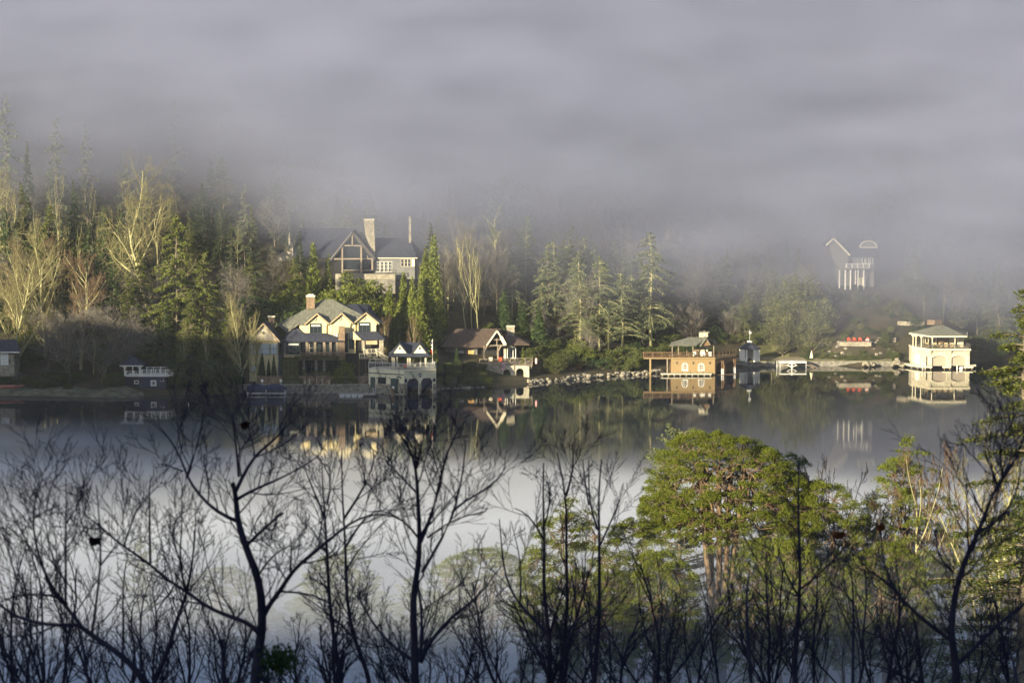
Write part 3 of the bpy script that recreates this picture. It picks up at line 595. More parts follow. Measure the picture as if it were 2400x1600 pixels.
def window(f, X0, Y0, X1, Y1, nx=2, ny=2, fm='white', gm='glass', fw=.1, bw=.05, n=.0, name='window', shape='rect'):
    u0, u1, z0, z1 = f.rect(X0, Y0, X1, Y1); m = MB(); nn = n+.09
    if shape == 'rect':
        f.b(m, u0, u1, z1-fw, z1, n, nn); f.b(m, u0, u1, z0, z0+fw, n, nn+.03)
        f.b(m, u0, u0+fw, z0+fw, z1-fw, n, nn); f.b(m, u1-fw, u1, z0+fw, z1-fw, n, nn); zt = z1-fw
        g = MB(); f.b(g, u0+fw, u1-fw, z0+fw, z1-fw, n+.005, n+.03)
    else:                       # arched head
        r = (u1-u0)/2; uc = (u0+u1)/2; rise = min(r, (z1-z0)*.45)
        ar = [(uc+r*math.cos(a), z1-rise+rise*math.sin(a)) for a in [math.pi*i/10 for i in range(11)]]
        ai = [(uc+(r-fw)*math.cos(a), z1-rise+(rise-fw)*math.sin(a)) for a in [math.pi*i/10 for i in range(11)]]
        for i in range(10): m.extr([f.pt(*ar[i], nn), f.pt(*ar[i+1], nn), f.pt(*ai[i+1], nn), f.pt(*ai[i], nn)], f.n*-.09)
        f.b(m, u0, u0+fw, z0, z1-rise, n, nn); f.b(m, u1-fw, u1, z0, z1-rise, n, nn); f.b(m, u0+fw, u1-fw, z0, z0+fw, n, nn); zt = z1-fw
        g = MB(); g.extr([f.pt(u0+fw, z0+fw, n+.03), f.pt(u1-fw, z0+fw, n+.03)]+[f.pt(*q, n+.03) for q in ai], f.n*-.025)
    for i in range(1, nx): c = u0+(u1-u0)*i/nx; f.b(m, c-bw/2, c+bw/2, z0+fw, zt-.02, n+.03, nn-.02)
    for j in range(1, ny): c = z0+(z1-z0)*j/ny; f.b(m, u0+fw, u1-fw, c-bw/2, c+bw/2, n+.032, nn-.025)
    w = m.build(name, M[fm], f.s.o); g.build('pane', M[gm], w); return w
def diamond(f, X, Y, r, parent=None, mt='teal', mi='glass'):
    u, z = f.uz(X, Y); m = MB(); g = MB()
    m.extr([f.pt(u+r*a, z+r*b*1.1, .08) for a, b in ((1,0),(0,1),(-1,0),(0,-1))], f.n*-.08)
    w = m.build('window', M[mt], f.s.o); q = r*.5; g.extr([f.pt(u+q*a, z+q*b*1.1, .1) for a, b in ((1,0),(0,1),(-1,0),(0,-1))], f.n*-.02); g.build('pane', M[mi], w)
def rail(mb, p, q, h=1.0, style='bal', sp=1.6, pw=.12, bsp=.3):
    p = Vector(p); q = Vector(q); L = (q-p).length; n = max(1, round(L/sp)); up = Vector((0, 0, 1))
    mb.bar(p+up*(h-.04), q+up*(h-.04), .1, .08)
    mb.bar(p+up*.12, q+up*.12, .06, .06)
    for i in range(n+1): c = p+(q-p)*i/n; mb.bar(c, c+up*(h+.06), pw)
    if style == 'bal':
        k = max(1, int(L/bsp))
        for i in range(k): c = p+(q-p)*(i+.5)/k; mb.bar(c+up*.15, c+up*(h-.08), .045)
    if style == 'x':
        for i in range(n):
            a = p+(q-p)*i/n; b_ = p+(q-p)*(i+1)/n; mb.bar(a+up*.15, b_+up*(h-.1), .05); mb.bar(b_+up*.15, a+up*(h-.1), .045)
    return mb
def gable_roof(s, mb, pk, el, er, d0, d1, t=.2):
    """two slopes from a front peak and eaves (image points at depth d0) running straight back to d1"""
    p = s.P(*pk, d0); a = s.P(*el, d0); b_ = s.P(*er, d0); o = Vector((0, d1-d0, 0))
    mb.slab([a, p, p+o, a+o], t); mb.slab([b_, p, p+o, b_+o], t)
def barge(s, mb, pk, el, er, d, w=.28):
    p = s.P(*pk, d); mb.bar(s.P(*el, d), p, .12, w); mb.bar(p, s.P(*er, d), .12, w)

# ---- big cream house with three lit dormers
s = Site(550, 660, 4.704, 'house', 'big cream house with grey green roof, three lit dormers and a long porch', 'house', 700, 1100, 611)
o = s.o; F0 = s.frame(160, -3, 480, -3); FW = s.frame(480, -3, 545, 1.2); FM = s.frame(540, 1.2, 1210, 1.2); FU = s.frame(690, 2.2, 1600, 2.2)
w_ = MB(); F0.poly(w_, [(163, 1100), (163, 655), (180, 600), (315, 470), (475, 655), (480, 1100)], -7, 0); w_.build('wall', M['cream'], o)
F0.wall('trim', 'tan', 160, 650, 482, 668, 0, .12)
sh = MB(); F0.poly(sh, [(180, 640), (190, 600), (315, 480), (462, 640)], 0, .04); sh.build('gable_cladding', M['rose'], o)
FW.wall('wall', 'greyw', 480, 655, 545, 1100, -3, 0)  # side wall grey instead of cream: its shade is put into the colour
for X0, X1, g_ in ((172, 242, 'curtain'), (258, 386, 'curtain'), (396, 468, 'curtain')): window(F0, X0, 680, X1, 803, 2 if X1-X0 < 100 else 1, 2, 'teal', g_, .08)
window(F0, 172, 918, 242, 998, 2, 1, 'teal', 'curtain'); diamond(F0, 318, 565, .42); window(FW, 484, 680, 512, 800, 1, 1, 'teal', 'glass')
r = MB(); gable_roof(s, r, (315, 458), (150, 655), (500, 668), -3.5, 6, .25); r.build('roof', M['roofd'], o)
r = MB(); barge(s, r, (315, 462), (152, 652), (497, 664), -3.6, .3); r.build('bargeboard', M['tan'], o)
c = MB(); s.frame(370, 4, 438, 4).box(c, 370, 392, 438, 520, -1, 0); ch = c.build('chimney', M['brick'], o)
c = MB(); s.frame(366, 3.9, 442, 3.9).box(c, 365, 378, 443, 393, -1.2, 0); c.build('cap', M['cream2'], ch)
# main hipped roof
A = s.P(575, 556, 2.4); B = s.P(690, 470, 1.7); C_ = s.P(1600, 468, 1.7); E_ = s.P(1075, 194, 9); G_ = s.P(980, 194, 9); Lb = s.P(440, 445, 15); Rb = s.P(1680, 560, 16)
Lb.z = A.z+.2; Rb.z = C_.z-.5; A2 = s.P(470, 470, 8)
r = MB(); r.slab([B, C_, E_, G_], .25); r.slab([A, B, G_, A2], .25); r.slab([A2, G_, Lb], .25); r.slab([C_, Rb, E_], .25); r.slab([G_, E_, Rb, Lb], .25); r.build('roof', M['roofg'], o)
r = MB(); r.slab([s.P(1250, 248, 10), s.P(1345, 246, 10), s.P(1420, 345, 5), s.P(1330, 345, 5)], .2); r.slab([s.P(1345, 246, 10), s.P(1480, 250, 12), s.P(1650, 480, 12), s.P(1440, 400, 5)], .2); r.build('roof', M['roofd'], o)
c = MB(); s.frame(790, 6, 882, 6).box(c, 790, 165, 882, 300, -1.4, 0); ch = c.build('chimney', M['brick'], o)
c = MB(); f_ = s.frame(785, 5.85, 887, 5.85); f_.box(c, 786, 152, 886, 168, -1.7, 0); f_.box(c, 805, 140, 868, 153, -1.4, -.2); c.build('cap', M['cream2'], ch)
# upper wall and dormers
w_ = MB(); FU.box(w_, 715, 462, 1545, 575, -3, 0); w_.build('wall', M['cream'], o)
FC = s.frame(1055, 1.6, 1330, 1.6); w_ = MB(); FC.box(w_, 1050, 470, 1330, 790, -3, 0); w_.build('wall', M['cream'], o)
for pk, el, er, d in (((908, 355), (770, 472), (1042, 466), 1.6), ((1183, 350), (1050, 462), (1305, 462), 1.0), ((1447, 345), (1320, 452), (1590, 460), 1.6)):
    f_ = s.frame(el[0], d, er[0], d); w_ = MB(); f_.poly(w_, [(el[0]+22, el[1]+14), (el[0]+22, el[1]-4), (pk[0], pk[1]+12), (er[0]-22, er[1]-4), (er[0]-22, er[1]+14)], -4, 0)
    dm = w_.build('dormer', M['cream'], o)
    w_ = MB(); f_.box(w_, el[0]+32, el[1]+4, er[0]-32, 568, -1.5, -.06); w_.build('wall', M['cream'], dm)
    r = MB(); gable_roof(s, r, pk, el, er, d-.6, d+6, .18); r.build('roof', M['roofg'], dm)
    r = MB(); barge(s, r, pk, el, er, d-.68, .26); r.build('bargeboard', M['tan'], dm); diamond(f_, pk[0]-16, pk[1]+60, .42, mi='cream2')
fd = s.frame(770, 1.6, 1042, 1.6); window(fd, 826, 460, 960, 572, 3, 1, 'teal', 'glass', .16, .1); fd2 = s.frame(1320, 1.6, 1590, 1.6); window(fd2, 1363, 446, 1497, 562, 3, 1, 'teal', 'glass', .16, .1)
w_ = MB(); fd.box(w_, 845, 478, 945, 492, .1, .13); w_.build('blind', M['white'], o); w_ = MB(); fd2.box(w_, 1385, 464, 1482, 478, .1, .13); w_.build('blind', M['white'], o)
window(FC, 1078, 466, 1140, 612, 2, 6, 'teal', 'curtain', .12, .06); window(FC, 1140, 466, 1250, 780, 2, 2, 'teal', 'glass', .14, .08)
window(FC, 1262, 545, 1320, 617, 2, 3, 'teal', 'curtain', .1); window(FC, 1262, 625, 1320, 742, 2, 2, 'teal', 'glass', .1)
c = MB(); f_ = s.frame(1145, -1.2, 1212, -1.2); f_.box(c, 1143, 495, 1212, 830, -.9, 0); c.build('stone_pillar', M['brick'], o)
# right porch
w_ = MB(); s.frame(1300, 1.2, 1400, 1.2).poly(w_, [(1300, 540), (1400, 640), (1300, 640)], -.3, 0); w_.build('gable_cladding', M['cream'], o)
r = MB(); r.slab([s.P(1305, 540, 1.8), s.P(1530, 520, 2.6), s.P(1660, 630, -1.4), s.P(1405, 638, -1.4)], .25); r.slab([s.P(1530, 520, 2.6), s.P(1590, 520, 8), s.P(1680, 630, 7), s.P(1660, 630, -1.4)], .25); r.build('porch_roof', M['roofd'], o)
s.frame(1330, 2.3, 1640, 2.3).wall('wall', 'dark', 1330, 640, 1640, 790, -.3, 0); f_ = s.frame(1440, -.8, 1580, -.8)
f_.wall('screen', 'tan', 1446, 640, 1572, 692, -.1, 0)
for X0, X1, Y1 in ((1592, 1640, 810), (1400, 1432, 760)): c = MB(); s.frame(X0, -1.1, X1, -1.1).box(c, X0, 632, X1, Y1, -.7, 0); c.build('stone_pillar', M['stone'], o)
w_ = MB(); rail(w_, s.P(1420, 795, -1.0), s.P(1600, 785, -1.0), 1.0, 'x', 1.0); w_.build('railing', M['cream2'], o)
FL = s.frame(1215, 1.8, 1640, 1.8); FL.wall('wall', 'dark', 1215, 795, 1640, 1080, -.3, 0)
# long front porch
r = MB(); e0 = s.P(535, 655, -1.6); e1 = s.P(1210, 657, -1.6); t0 = s.P(700, 512, 1.7); t1 = s.P(1030, 572, 1.3); t2 = s.P(740, 562, 1.3)
r.slab([e0, e1, t1, t2], .22); r.slab([e0, t2, t0, s.P(575, 560, 1.8)], .22); r.slab([e1, s.P(1215, 640, 1.5), t1], .22); r.build('porch_roof', M['roofd'], o)
FM.wall('wall', 'woodd', 720, 655, 1210, 835, -.4, 0); f3 = s.frame(540, -1.0, 720, -1.0); f3.wall('wall', 'tan', 540, 790, 722, 868, -2.2, 0); f3.wall('wall', 'greyw', 540, 662, 722, 790, -2.2, -.05)
window(f3, 560, 668, 722, 800, 4, 3, 'teal', 'glass', .14, .07); w_ = MB(); f3.box(w_, 592, 682, 705, 700, .1, .13); w_.build('blind', M['white'], o)
window(FM, 820, 672, 872, 790, 1, 2, 'cream2', 'glass', .1, name='door'); window(FM, 903, 668, 968, 775, 2, 2, 'teal', 'glass', .1); window(FM, 1065, 668, 1125, 775, 2, 2, 'teal', 'glass')
window(FM, 1005, 668, 1045, 775, 1, 1, 'teal', 'glass'); window(FM, 735, 668, 782, 775, 1, 1, 'teal', 'glass')
for X in (795, 885, 985, 1057, 1128): c = MB(); s.frame(X-13, -1.3, X+13, -1.3).box(c, X-13, 656, X+13, 832, -.5, 0); c.build('post', M['timber'], o)
w_ = MB(); rail(w_, s.P(725, 826, -1.4), s.P(1145, 826, -1.4), 1.05, 'bal', 2.0); w_.build('railing', M['timber'], o)
w_ = MB(); s.frame(720, -1.6, 1215, -1.6).box(w_, 720, 827, 1215, 868, -3, 0); w_.build('deck', M['woodd'], o)
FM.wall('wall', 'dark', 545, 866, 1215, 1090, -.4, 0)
for X in (760, 895, 985): c = MB(); s.frame(X-16, -1.2, X+16, -1.2).box(c, X-14, 868, X+14, 1040, -.5, 0); c.build('post', M['stoned'], o)
for X0, X1 in ((790, 830), (840, 875), (905, 950), (1010, 1045)): window(FM, X0, 895, X1, 1040, 1, 2, 'teal', 'glass', .08)

# ---- stairs and balustrades between the house and its boathouse
s = Site(550, 660, 4.704, 'outdoor_staircase', 'cream wooden staircase with balustrades descending from house to pavilion', 'stairs', 1500, 1000, 606)
w_ = MB(); rail(w_, s.P(1375, 840, 0), s.P(1490, 838, 0), 1.0, 'bal', 1.2); rail(w_, s.P(1490, 838, 0), s.P(1420, 775, 1.5), 1.0, 'bal', 1.5); rail(w_, s.P(1490, 895, -1), s.P(1690, 895, -1), 1.0, 'bal', 1.3)
rail(w_, s.P(1560, 800, 0), s.P(1690, 880, -1), 1.0, 'bal', 1.2); rail(w_, s.P(1500, 835, 1), s.P(1570, 830, 1), 1.0, 'bal', 1.2); w_.build('railing', M['cream2'], s.o)
w_ = MB()
for i in range(12): a = s.P(1520+13*i, 838+5*i, 0); w_.box(a.x, a.y-.2, a.z-.3, a.x+.4, a.y+1.2, a.z)
w_.build('steps', M['timber'], s.o)
for X in (1372, 1445, 1480, 1600): c = MB(); c.tube([s.P(X, 1035, .5), s.P(X, 840, .5)], .12, 6); c.build('post', M['woodd'], s.o)
w_ = MB(); w_.slab([s.P(1372, 845, -.3), s.P(1492, 845, -.3), s.P(1492, 838, 1.6), s.P(1372, 838, 1.6)], .2); w_.slab([s.P(1488, 898, -1.2), s.P(1692, 898, -1.2), s.P(1692, 890, 1.5), s.P(1488, 890, 1.5)], .2); w_.build('landing', M['timber'], s.o)
s = Site(550, 660, 4.704, 'garden_steps', 'small wooden steps with handrail at the left side of the cream boathouse', 'stairs', 1400, 1140, 601)
w_ = MB(); rail(w_, s.P(1375, 1110, 0), s.P(1430, 1060, 1), .9, 'bal', .8, .08); rail(w_, s.P(1430, 1060, 1), s.P(1480, 1058, 1), .9, 'bal', .8, .08); w_.build('railing', M['timber'], s.o)
w_ = MB()
for i in range(6): a = s.P(1375+9*i, 1118-8*i, 0); w_.box(a.x, a.y, a.z-.2, a.x+.6, a.y+1, a.z)
w_.build('steps', M['timber'], s.o)

# ---- cream boathouse with navy roofed pavilion
s = Site(550, 660, 4.704, 'boathouse', 'cream boathouse with two dark boat bays and navy roofed pavilion on its deck', 'boathouse', 1865, 1240, 597)
o = s.o; FA = s.frame(1475, 4.5, 1865, 0); FB = s.frame(1865, 0, 2220, 3.4)
A0 = s.P(1475, 975, 4.5); B0 = s.P(1865, 985, 0); C0 = s.P(2220, 975, 3.4); zt = B0.z; back = [Vector((C0.x-1.5, C0.y+7, zt)), Vector((A0.x+1, A0.y+5, zt))]
plan = [Vector((A0.x, A0.y, 0)), Vector((B0.x, B0.y, 0)), Vector((C0.x, C0.y, 0))]
u0, u1, z0, z1 = FA.rect(1475, 985, 1865, 1215); w_ = MB(); FA.b(w_, 0, FA.L, -.6, zt, -.35, 0); w_.build('wall', M['creamd'], o)
# front wall with two bays cut out (octagonal heads)
def baywall(f, L, ztop, bays, zb, name, mt, arch):
    pts = [(0, zb), (0, ztop), (L, ztop), (L, zb)]
    for a, b_, zt_ in bays[::-1]: pts += [(q[0], q[1]) for q in arch(a, b_, zt_)[::-1]]
    w = MB(); w.extr([f.pt(u, z, 0) for u, z in pts], f.n*-.5); return w.build(name, M[mt], f.s.o)
b1 = FB.rect(1903, 1068, 2032, 1230); b2 = FB.rect(2055, 1062, 2183, 1225)
octo = lambda a, b_, z: [(a, -.6), (a, z-.8), (a+.55, z), (b_-.55, z), (b_, z-.8), (b_, -.6)]
baywall(FB, FB.L, zt, [(b1[0], b1[1], b1[3]), (b2[0], b2[1], b2[3])], -.6, 'wall', 'creamd', octo)
for bb in (b1, b2):
    w_ = MB(); w_.extr([FB.pt(u, z, -.4) for u, z in [(bb[0], 1.0), (bb[0], bb[3]-.8), (bb[0]+.55, bb[3]), (bb[1]-.55, bb[3]), (bb[1], bb[3]-.8), (bb[1], 1.0)]], FB.n*-.08); w_.build('boat_door', M['navy'], o)
w_ = MB(); w_.extr([Vector((p.x, p.y, zt-.25)) for p in plan]+[Vector((p.x, p.y, zt-.25)) for p in back], (0, 0, .35)); w_.build('deck', M['creamd'], o)
w_ = MB(); w_.extr([Vector((C0.x-.05, C0.y, -.6)), Vector((back[0].x, back[0].y, -.6)), Vector((back[0].x-.3, back[0].y, -.6)), Vector((C0.x-.4, C0.y, -.6))], (0, 0, zt+.3)); w_.extr([Vector((A0.x+.05, A0.y+.1, -.6)), Vector((back[1].x, back[1].y, -.6)), Vector((back[1].x+.3, back[1].y, -.6)), Vector((A0.x+.4, A0.y+.1, -.6))], (0, 0, zt+.3)); w_.build('wall', M['creamd'], o)
FA.wall('trim', 'teal', 1478, 1010, 1863, 1020, 0, .06); FB.wall('trim', 'tan', 1870, 982, 2220, 988, .3, .38)
FA.wall('stone_base', 'stone', 1550, 1125, 1720, 1190, 0, .2); FA.wall('stone_base', 'stone', 1805, 1120, 1862, 1235, 0, .22); FA.wall('stone_base', 'stoned', 1480, 1172, 1715, 1225, 0, .26)
for X0, X1 in ((1868, 1902), (2034, 2054), (2186, 2222)): FB.wall('stone_pier', 'stone', X0, 1122, X1, 1262, 0, .25)
for X0, X1, Y0, Y1 in ((1498, 1550, 1050, 1172), (1720, 1806, 1065, 1232)): f_ = FA.wall('door', 'teal', X0, Y0, X1, Y1, 0, .07)
window(FA, 1580, 1052, 1668, 1122, 3, 1, 'teal', 'glass', .1)
for f_, X, Y in ((FB, 1885, 1092), (FB, 2198, 1082)): u, z = f_.uz(X, Y); m = MB(); m.extr([f_.pt(u+.36*a, z+.5*b_, .2) for a, b_ in ((1,0),(0,1),(-1,0),(0,-1))], f_.n*-.2); m.build('wall_lamp', M['navy'], o)
for X in (1568, 1625, 1706, 1835): u, z = FA.uz(X, 1062); m = MB(); FA.b(m, u-.08, u+.08, z-.15, z+.15, 0, .15); m.build('wall_lamp', M['iron'], o)
m = MB(); u, z = FB.uz(2043, 1030); ring = [FB.pt(u+.42*math.cos(a)*.9, z+.5*math.sin(a), .06) for a in [i*math.pi/6 for i in range(12)]]; m.extr(ring, FB.n*-.06); em = m.build('emblem', M['ink'], o)
m = MB()
for k in (-.2, 0, .2): FB.b(m, u+k-.05, u+k+.05, z-.22, z+.22, .065, .08)
FB.b(m, u-.28, u+.28, z-.04, z+.04, .066, .085); m.build('lettering', M['metal'], em)
m = MB(); FA.box(m, 1786, 1044, 1836, 1056, .02, .06); m.build('name_board', M['ink'], o)
w_ = MB(); dz = Vector((0, 0, .1)); i_ = lambda p: Vector((p.x, p.y+.12, zt+.1))
rail(w_, i_(A0), i_(B0), 1.55, 'wire', 1.9, .09); rail(w_, i_(B0), i_(C0), 1.55, 'wire', 1.9, .09); rail(w_, i_(C0), Vector((back[0].x, back[0].y, zt+.1)), 1.5, 'wire', 1.9, .09)
for a, b_ in ((A0, B0), (B0, C0)):
    for k in range(40): c = i_(a)+(i_(b_)-i_(a))*(k+.5)/40; w_.bar(c, c+Vector((0, 0, 1.5)), .03)
w_.build('railing', M['metal'], o)
# pavilion
for X in (1738, 1757, 1908, 1932, 2104): c = MB(); s.frame(X-9, 3.2, X+9, 3.2).box(c, X-9, 800, X+9, 945, -.4, 0); c.build('column', M['cream2'], o)
for X in (1790, 2050): c = MB(); s.frame(X-9, 8, X+9, 8).box(c, X-7, 800, X+7, 930, -.4, 0); c.build('column', M['cream2'], o)
r = MB(); e = [s.P(1690, 822, 1.6), s.P(2158, 820, 1.6), s.P(2150, 815, 10), s.P(1700, 815, 10)]
for q in e: q.z = e[0].z
ra = s.P(1835, 668, 6); rb = s.P(2030, 668, 6); rb.z = ra.z
r.slab([e[0], e[1], rb, ra], .2); r.slab([e[1], e[2], rb], .2); r.slab([e[2], e[3], ra, rb], .2); r.slab([e[3], e[0], ra], .2)
for pk, el, er in (((1820, 672), (1722, 800), (1918, 798)), ((2040, 672), (1942, 800), (2138, 798))): gable_roof(s, r, pk, el, er, 1.3, 6, .16)
r.build('roof', M['roofd'], o)
for pk, el, er in (((1820, 694), (1742, 788), (1893, 788)), ((2040, 694), (1963, 788), (2112, 788))):
    f_ = s.frame(1700, 1.55, 2150, 1.55); w_ = MB(); f_.poly(w_, [el, pk, er], -.2, 0); w_.build('gable_cladding', M['cream2'], o); diamond(f_, pk[0]+1, 735, .3)
w_ = MB(); s.frame(1700, 1.7, 2150, 1.7).box(w_, 1705, 792, 2145, 824, -.3, 0); w_.build('beam', M['navy'], o)
c = MB(); c.tube([s.P(1925, 690, 6), s.P(1925, 632, 6)], [.16, .02], 6); c.build('finial', M['navy'], o)
def flag_on_pole(s, X, Y0, Y1, d, label, lb2):
    r0 = s.P(X, Y1, d); g = thing('flagpole', label, 'flagpole', s.root+r0)
    h = (s.P(X, Y0, d)-r0).z; m = MB(); m.tube([(0, 0, 0), (0, 0, h)], .05, 6); m.build('pole', M['white'], g)
    for nm, mt, z0, z1, w in (('flag', 'white', .55, .93, .28), ('stripes', 'flagred', .36, .62, .38)):
        m = MB(); n = 8; pts = [(-.04-w*(.5+.5*math.sin(i*2.1)), .05*math.sin(i), h*(z1-(z1-z0)*i/n)) for i in range(n+1)]
        m.extr([(0, 0, p[2]) for p in pts]+[p for p in pts[::-1]], (0, .06, 0)); m.build('flag', M[mt], g)
    m = MB(); m.box(-.34, -.03, h*.78, -.02, .08, h*.9); m.build('flag_canton', M['ink'], g)
flag_on_pole(s, 2182, 630, 905, 2.6, 'white flagpole with limp red and white flag on the boathouse deck', '')
# furniture under the pavilion
t = thing('patio_table', 'low dark table under the navy roofed pavilion', 'table', s.root+Vector((s.P(1840, 900, 5).x, 5, zt+.1)))
m = MB(); m.box(-1, -.5, .68, 1, .5, .75); m.build('tabletop', M['timber'], t)
for a in (-.9, .9):
    for b_ in (-.4, .4): m = MB(); m.box(a-.04, b_-.04, 0, a+.04, b_+.04, .68); m.build('leg', M['iron'], t)
for k, X in enumerate((1800, 1880, 1985)):
    t = thing('patio_chair', ['pale chair at the left end of the pavilion table', 'chair with red cushion beside the pavilion table', 'pale chair at the right under the navy roofed pavilion'][k], 'chair', s.root+Vector((s.P(X, 900, 4).x, 3.8, zt+.1)))
    m = MB(); m.box(-.3, -.3, .4, .3, .3, .5); m.build('seat', M['red' if k == 1 else 'cream2'], t); m = MB(); m.box(-.3, .22, .5, .3, .3, 1.0); m.build('backrest', M['red' if k == 1 else 'cream2'], t)
    for a in (-.25, .25):
        for b_ in (-.25, .25): m = MB(); m.box(a-.03, b_-.03, 0, a+.03, b_+.03, .4); m.build('leg', M['iron'], t)

# ---- brown roofed cottage and its stone boathouse
s = Site(1000, 720, 5.807, 'cottage', 'low brown roofed cottage with tall timber gable porch above arched stone boathouse', 'cottage', 700, 780, 634)
o = s.o; FK = s.frame(230, 3, 1215, 3); FG = s.frame(820, -1.4, 1080, -1.4)
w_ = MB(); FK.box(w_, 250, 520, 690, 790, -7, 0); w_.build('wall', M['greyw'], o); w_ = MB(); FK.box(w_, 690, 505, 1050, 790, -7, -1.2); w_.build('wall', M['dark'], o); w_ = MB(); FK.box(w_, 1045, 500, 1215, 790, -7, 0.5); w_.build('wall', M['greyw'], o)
r = MB(); a = s.P(185, 540, .8); b_ = s.P(850, 528, .8); c_ = s.P(1010, 290, 7.5); d_ = s.P(395, 282, 7.5); b_.z = a.z; d_.z = c_.z; e = s.P(180, 440, 13); e.z = a.z; g_ = s.P(1420, 505, 13); g_.z = a.z
rr = s.P(1100, 515, .8); rr.z = a.z; r.slab([a, rr, c_, d_], .25); r.slab([e, a, d_], .25); r.slab([e, d_, c_, g_], .25); r.build('roof', M['roofb'], o)
r = MB(); a = s.P(1080, 506, .2); b_ = s.P(1402, 490, .2); c_ = s.P(1060, 370, 5); d_ = s.P(1230, 400, 5); b_.z = a.z; r.slab([a, b_, d_, c_], .22); q = s.P(1400, 470, 9); q.z = a.z; r.slab([b_, q, d_], .22); r.build('roof', M['roofb'], o)
r = MB(); gable_roof(s, r, (958, 315), (812, 522), (1078, 512), -2, 6, .22); r.build('porch_roof', M['roofb'], o)
r = MB(); barge(s, r, (958, 318), (812, 524), (1078, 514), -2.1, .34); r.bar(s.P(1010, 400, -2.15), s.P(1068, 508, -2.15), .16, .75); r.build('bargeboard', M['cream2'], o)
for X in (785, 972):
    m = MB(); m.bar(s.P(X, 720, -1.4), s.P(X-6, 600, -1.4), .42); m.bar(s.P(X-6, 605, -1.4), s.P(X+40, 520, -1.4), .34); m.bar(s.P(X-6, 605, -1.4), s.P(X-4, 520, -1.4), .3); m.build('timber_post', M['timber'], o)
m = MB(); m.bar(s.P(830, 520, -1.4), s.P(1075, 516, -1.4), .26); m.bar(s.P(955, 420, -1.4), s.P(955, 518, -1.4), .22); m.bar(s.P(890, 440, -1.4), s.P(1020, 440, -1.4), .2); m.build('truss', M['timber'], o)
c = MB(); f_ = s.frame(1085, 8, 1200, 8); f_.box(c, 1090, 268, 1195, 420, -1.2, 0); ch = c.build('chimney', M['stone'], o); c = MB(); f_.box(c, 1082, 250, 1202, 268, -1.4, .15); c.build('cap', M['stonel'], ch)
window(FK, 432, 588, 508, 715, 2, 1, 'greyw', 'curtain', .08); window(FK, 560, 580, 645, 692, 2, 2, 'timber', 'lit', .08)
f_ = s.frame(1045, 2.4, 1215, 2.4); window(f_, 1050, 545, 1082, 715, 1, 1, 'white', 'curtain', .1); window(f_, 1095, 545, 1215, 692, 3, 1, 'white', 'glass', .14, .14); w_ = MB(); f_.box(w_, 1052, 545, 1080, 712, .1, .14); w_.build('door', M['cream2'], o)
w_ = MB(); f2 = s.frame(640, -6, 1440, -9.5); zt2 = s.P(1140, 785, -8).z
pl = [s.P(640, 790, 2), s.P(720, 790, -6.5), s.P(1140, 790, -8.6), s.P(1437, 790, -9), s.P(1437, 790, 2)]; w_.extr([Vector((p.x, p.y, zt2-.25)) for p in pl], (0, 0, .3)); w_.build('terrace', M['timber'], o)
w_ = MB(); q = [Vector((p.x, p.y+.1*(i < 4), zt2+.05)) for i, p in enumerate(pl)]; rail(w_, q[1], q[2], 1.25, 'x', 1.5, .12); rail(w_, q[2]+Vector((0, 0, .15)), q[3]+Vector((0, 0, .15)), 1.5, 'x', 1.5, .14); rail(w_, q[3], q[4], 1.3, 'x', 1.5, .12); w_.build('railing', M['timber'], o)
for X in (1180, 1240, 1300, 1360, 1420): c = MB(); c.box(s.P(X, 800, -9.2).x-.12, -9.4, zt2-.7, s.P(X, 800, -9.2).x+.12, -8.6, zt2-.25); c.build('corbel', M['timber'], o)
for k in range(2):
    X = (870, 1000)[k]; t = thing('patio_chair', ['pale chair deep in the cottage porch', 'red cushioned chair behind the cottage railing'][k], 'chair', s.root+Vector((s.P(X, 780, -3).x, -3, zt2+.05)))
    mm = M['red' if k else 'cream2']; m = MB(); m.box(-.45, -.35, .4, .45, .35, .55); m.build('seat', mm, t); m = MB(); m.box(-.45, .25, .55, .45, .35, 1.25); m.build('backrest', mm, t)
    for a in (-.4, .4): m = MB(); m.box(a-.04, -.33, 0, a+.04, .33, .75); m.build('armrest', M['iron'], t)
s = Site(1000, 720, 5.807, 'stone_boathouse', 'rough stone boathouse with two dark arched openings under the cottage terrace', 'boathouse', 1210, 1025, 624)
o = s.o; FS = s.frame(1030, .6, 1395, 0); f2 = s.frame(650, 5, 1030, .6); zt2 = s.P(1210, 800, 0).z
def archf(a, b_, z):
    r = (b_-a)/2; return [(a, -.5)]+[(a+r-r*math.cos(q), z-r*.9+r*.9*math.sin(q)) for q in [math.pi*i/8 for i in range(9)]]+[(b_, -.5)]
b1 = FS.rect(1038, 845, 1140, 1010); b2 = FS.rect(1216, 830, 1320, 1010)
baywall(FS, FS.L, zt2, [(b1[0]+.05, b1[1], b1[3]), (b2[0], b2[1], b2[3])], -.5, 'wall', 'stonel', archf)
w_ = MB(); f2.b(w_, 0, f2.L, -.6, zt2, -.4, 0); w_.build('wall', M['stone'], o)
c0 = FS.pt(FS.L, 0, 0); w_ = MB(); w_.box(c0.x-.4, c0.y+.05, -.6, c0.x, c0.y+6, zt2); w_.box(FS.pt(0, 0, 0).x, 5, -.6, c0.x-.4, 5.4, zt2); w_.build('wall', M['stoned'], o)
f2.wall('lintel', 'cream2', 745, 815, 808, 822, 0, .05)
m = MB(); u0, u1, z0, z1 = f2.rect(745, 822, 806, 985); r_ = (u1-u0)/2; m.extr([f2.pt(u, z, .05) for u, z in [(u0, z0), (u0, z1-r_)]+[(u0+r_-r_*math.cos(q), z1-r_+r_*math.sin(q)) for q in [math.pi*i/8 for i in range(1, 8)]]+[(u1, z1-r_), (u1, z0)]], f2.n*-.05); m.build('door', M['brick'], o)
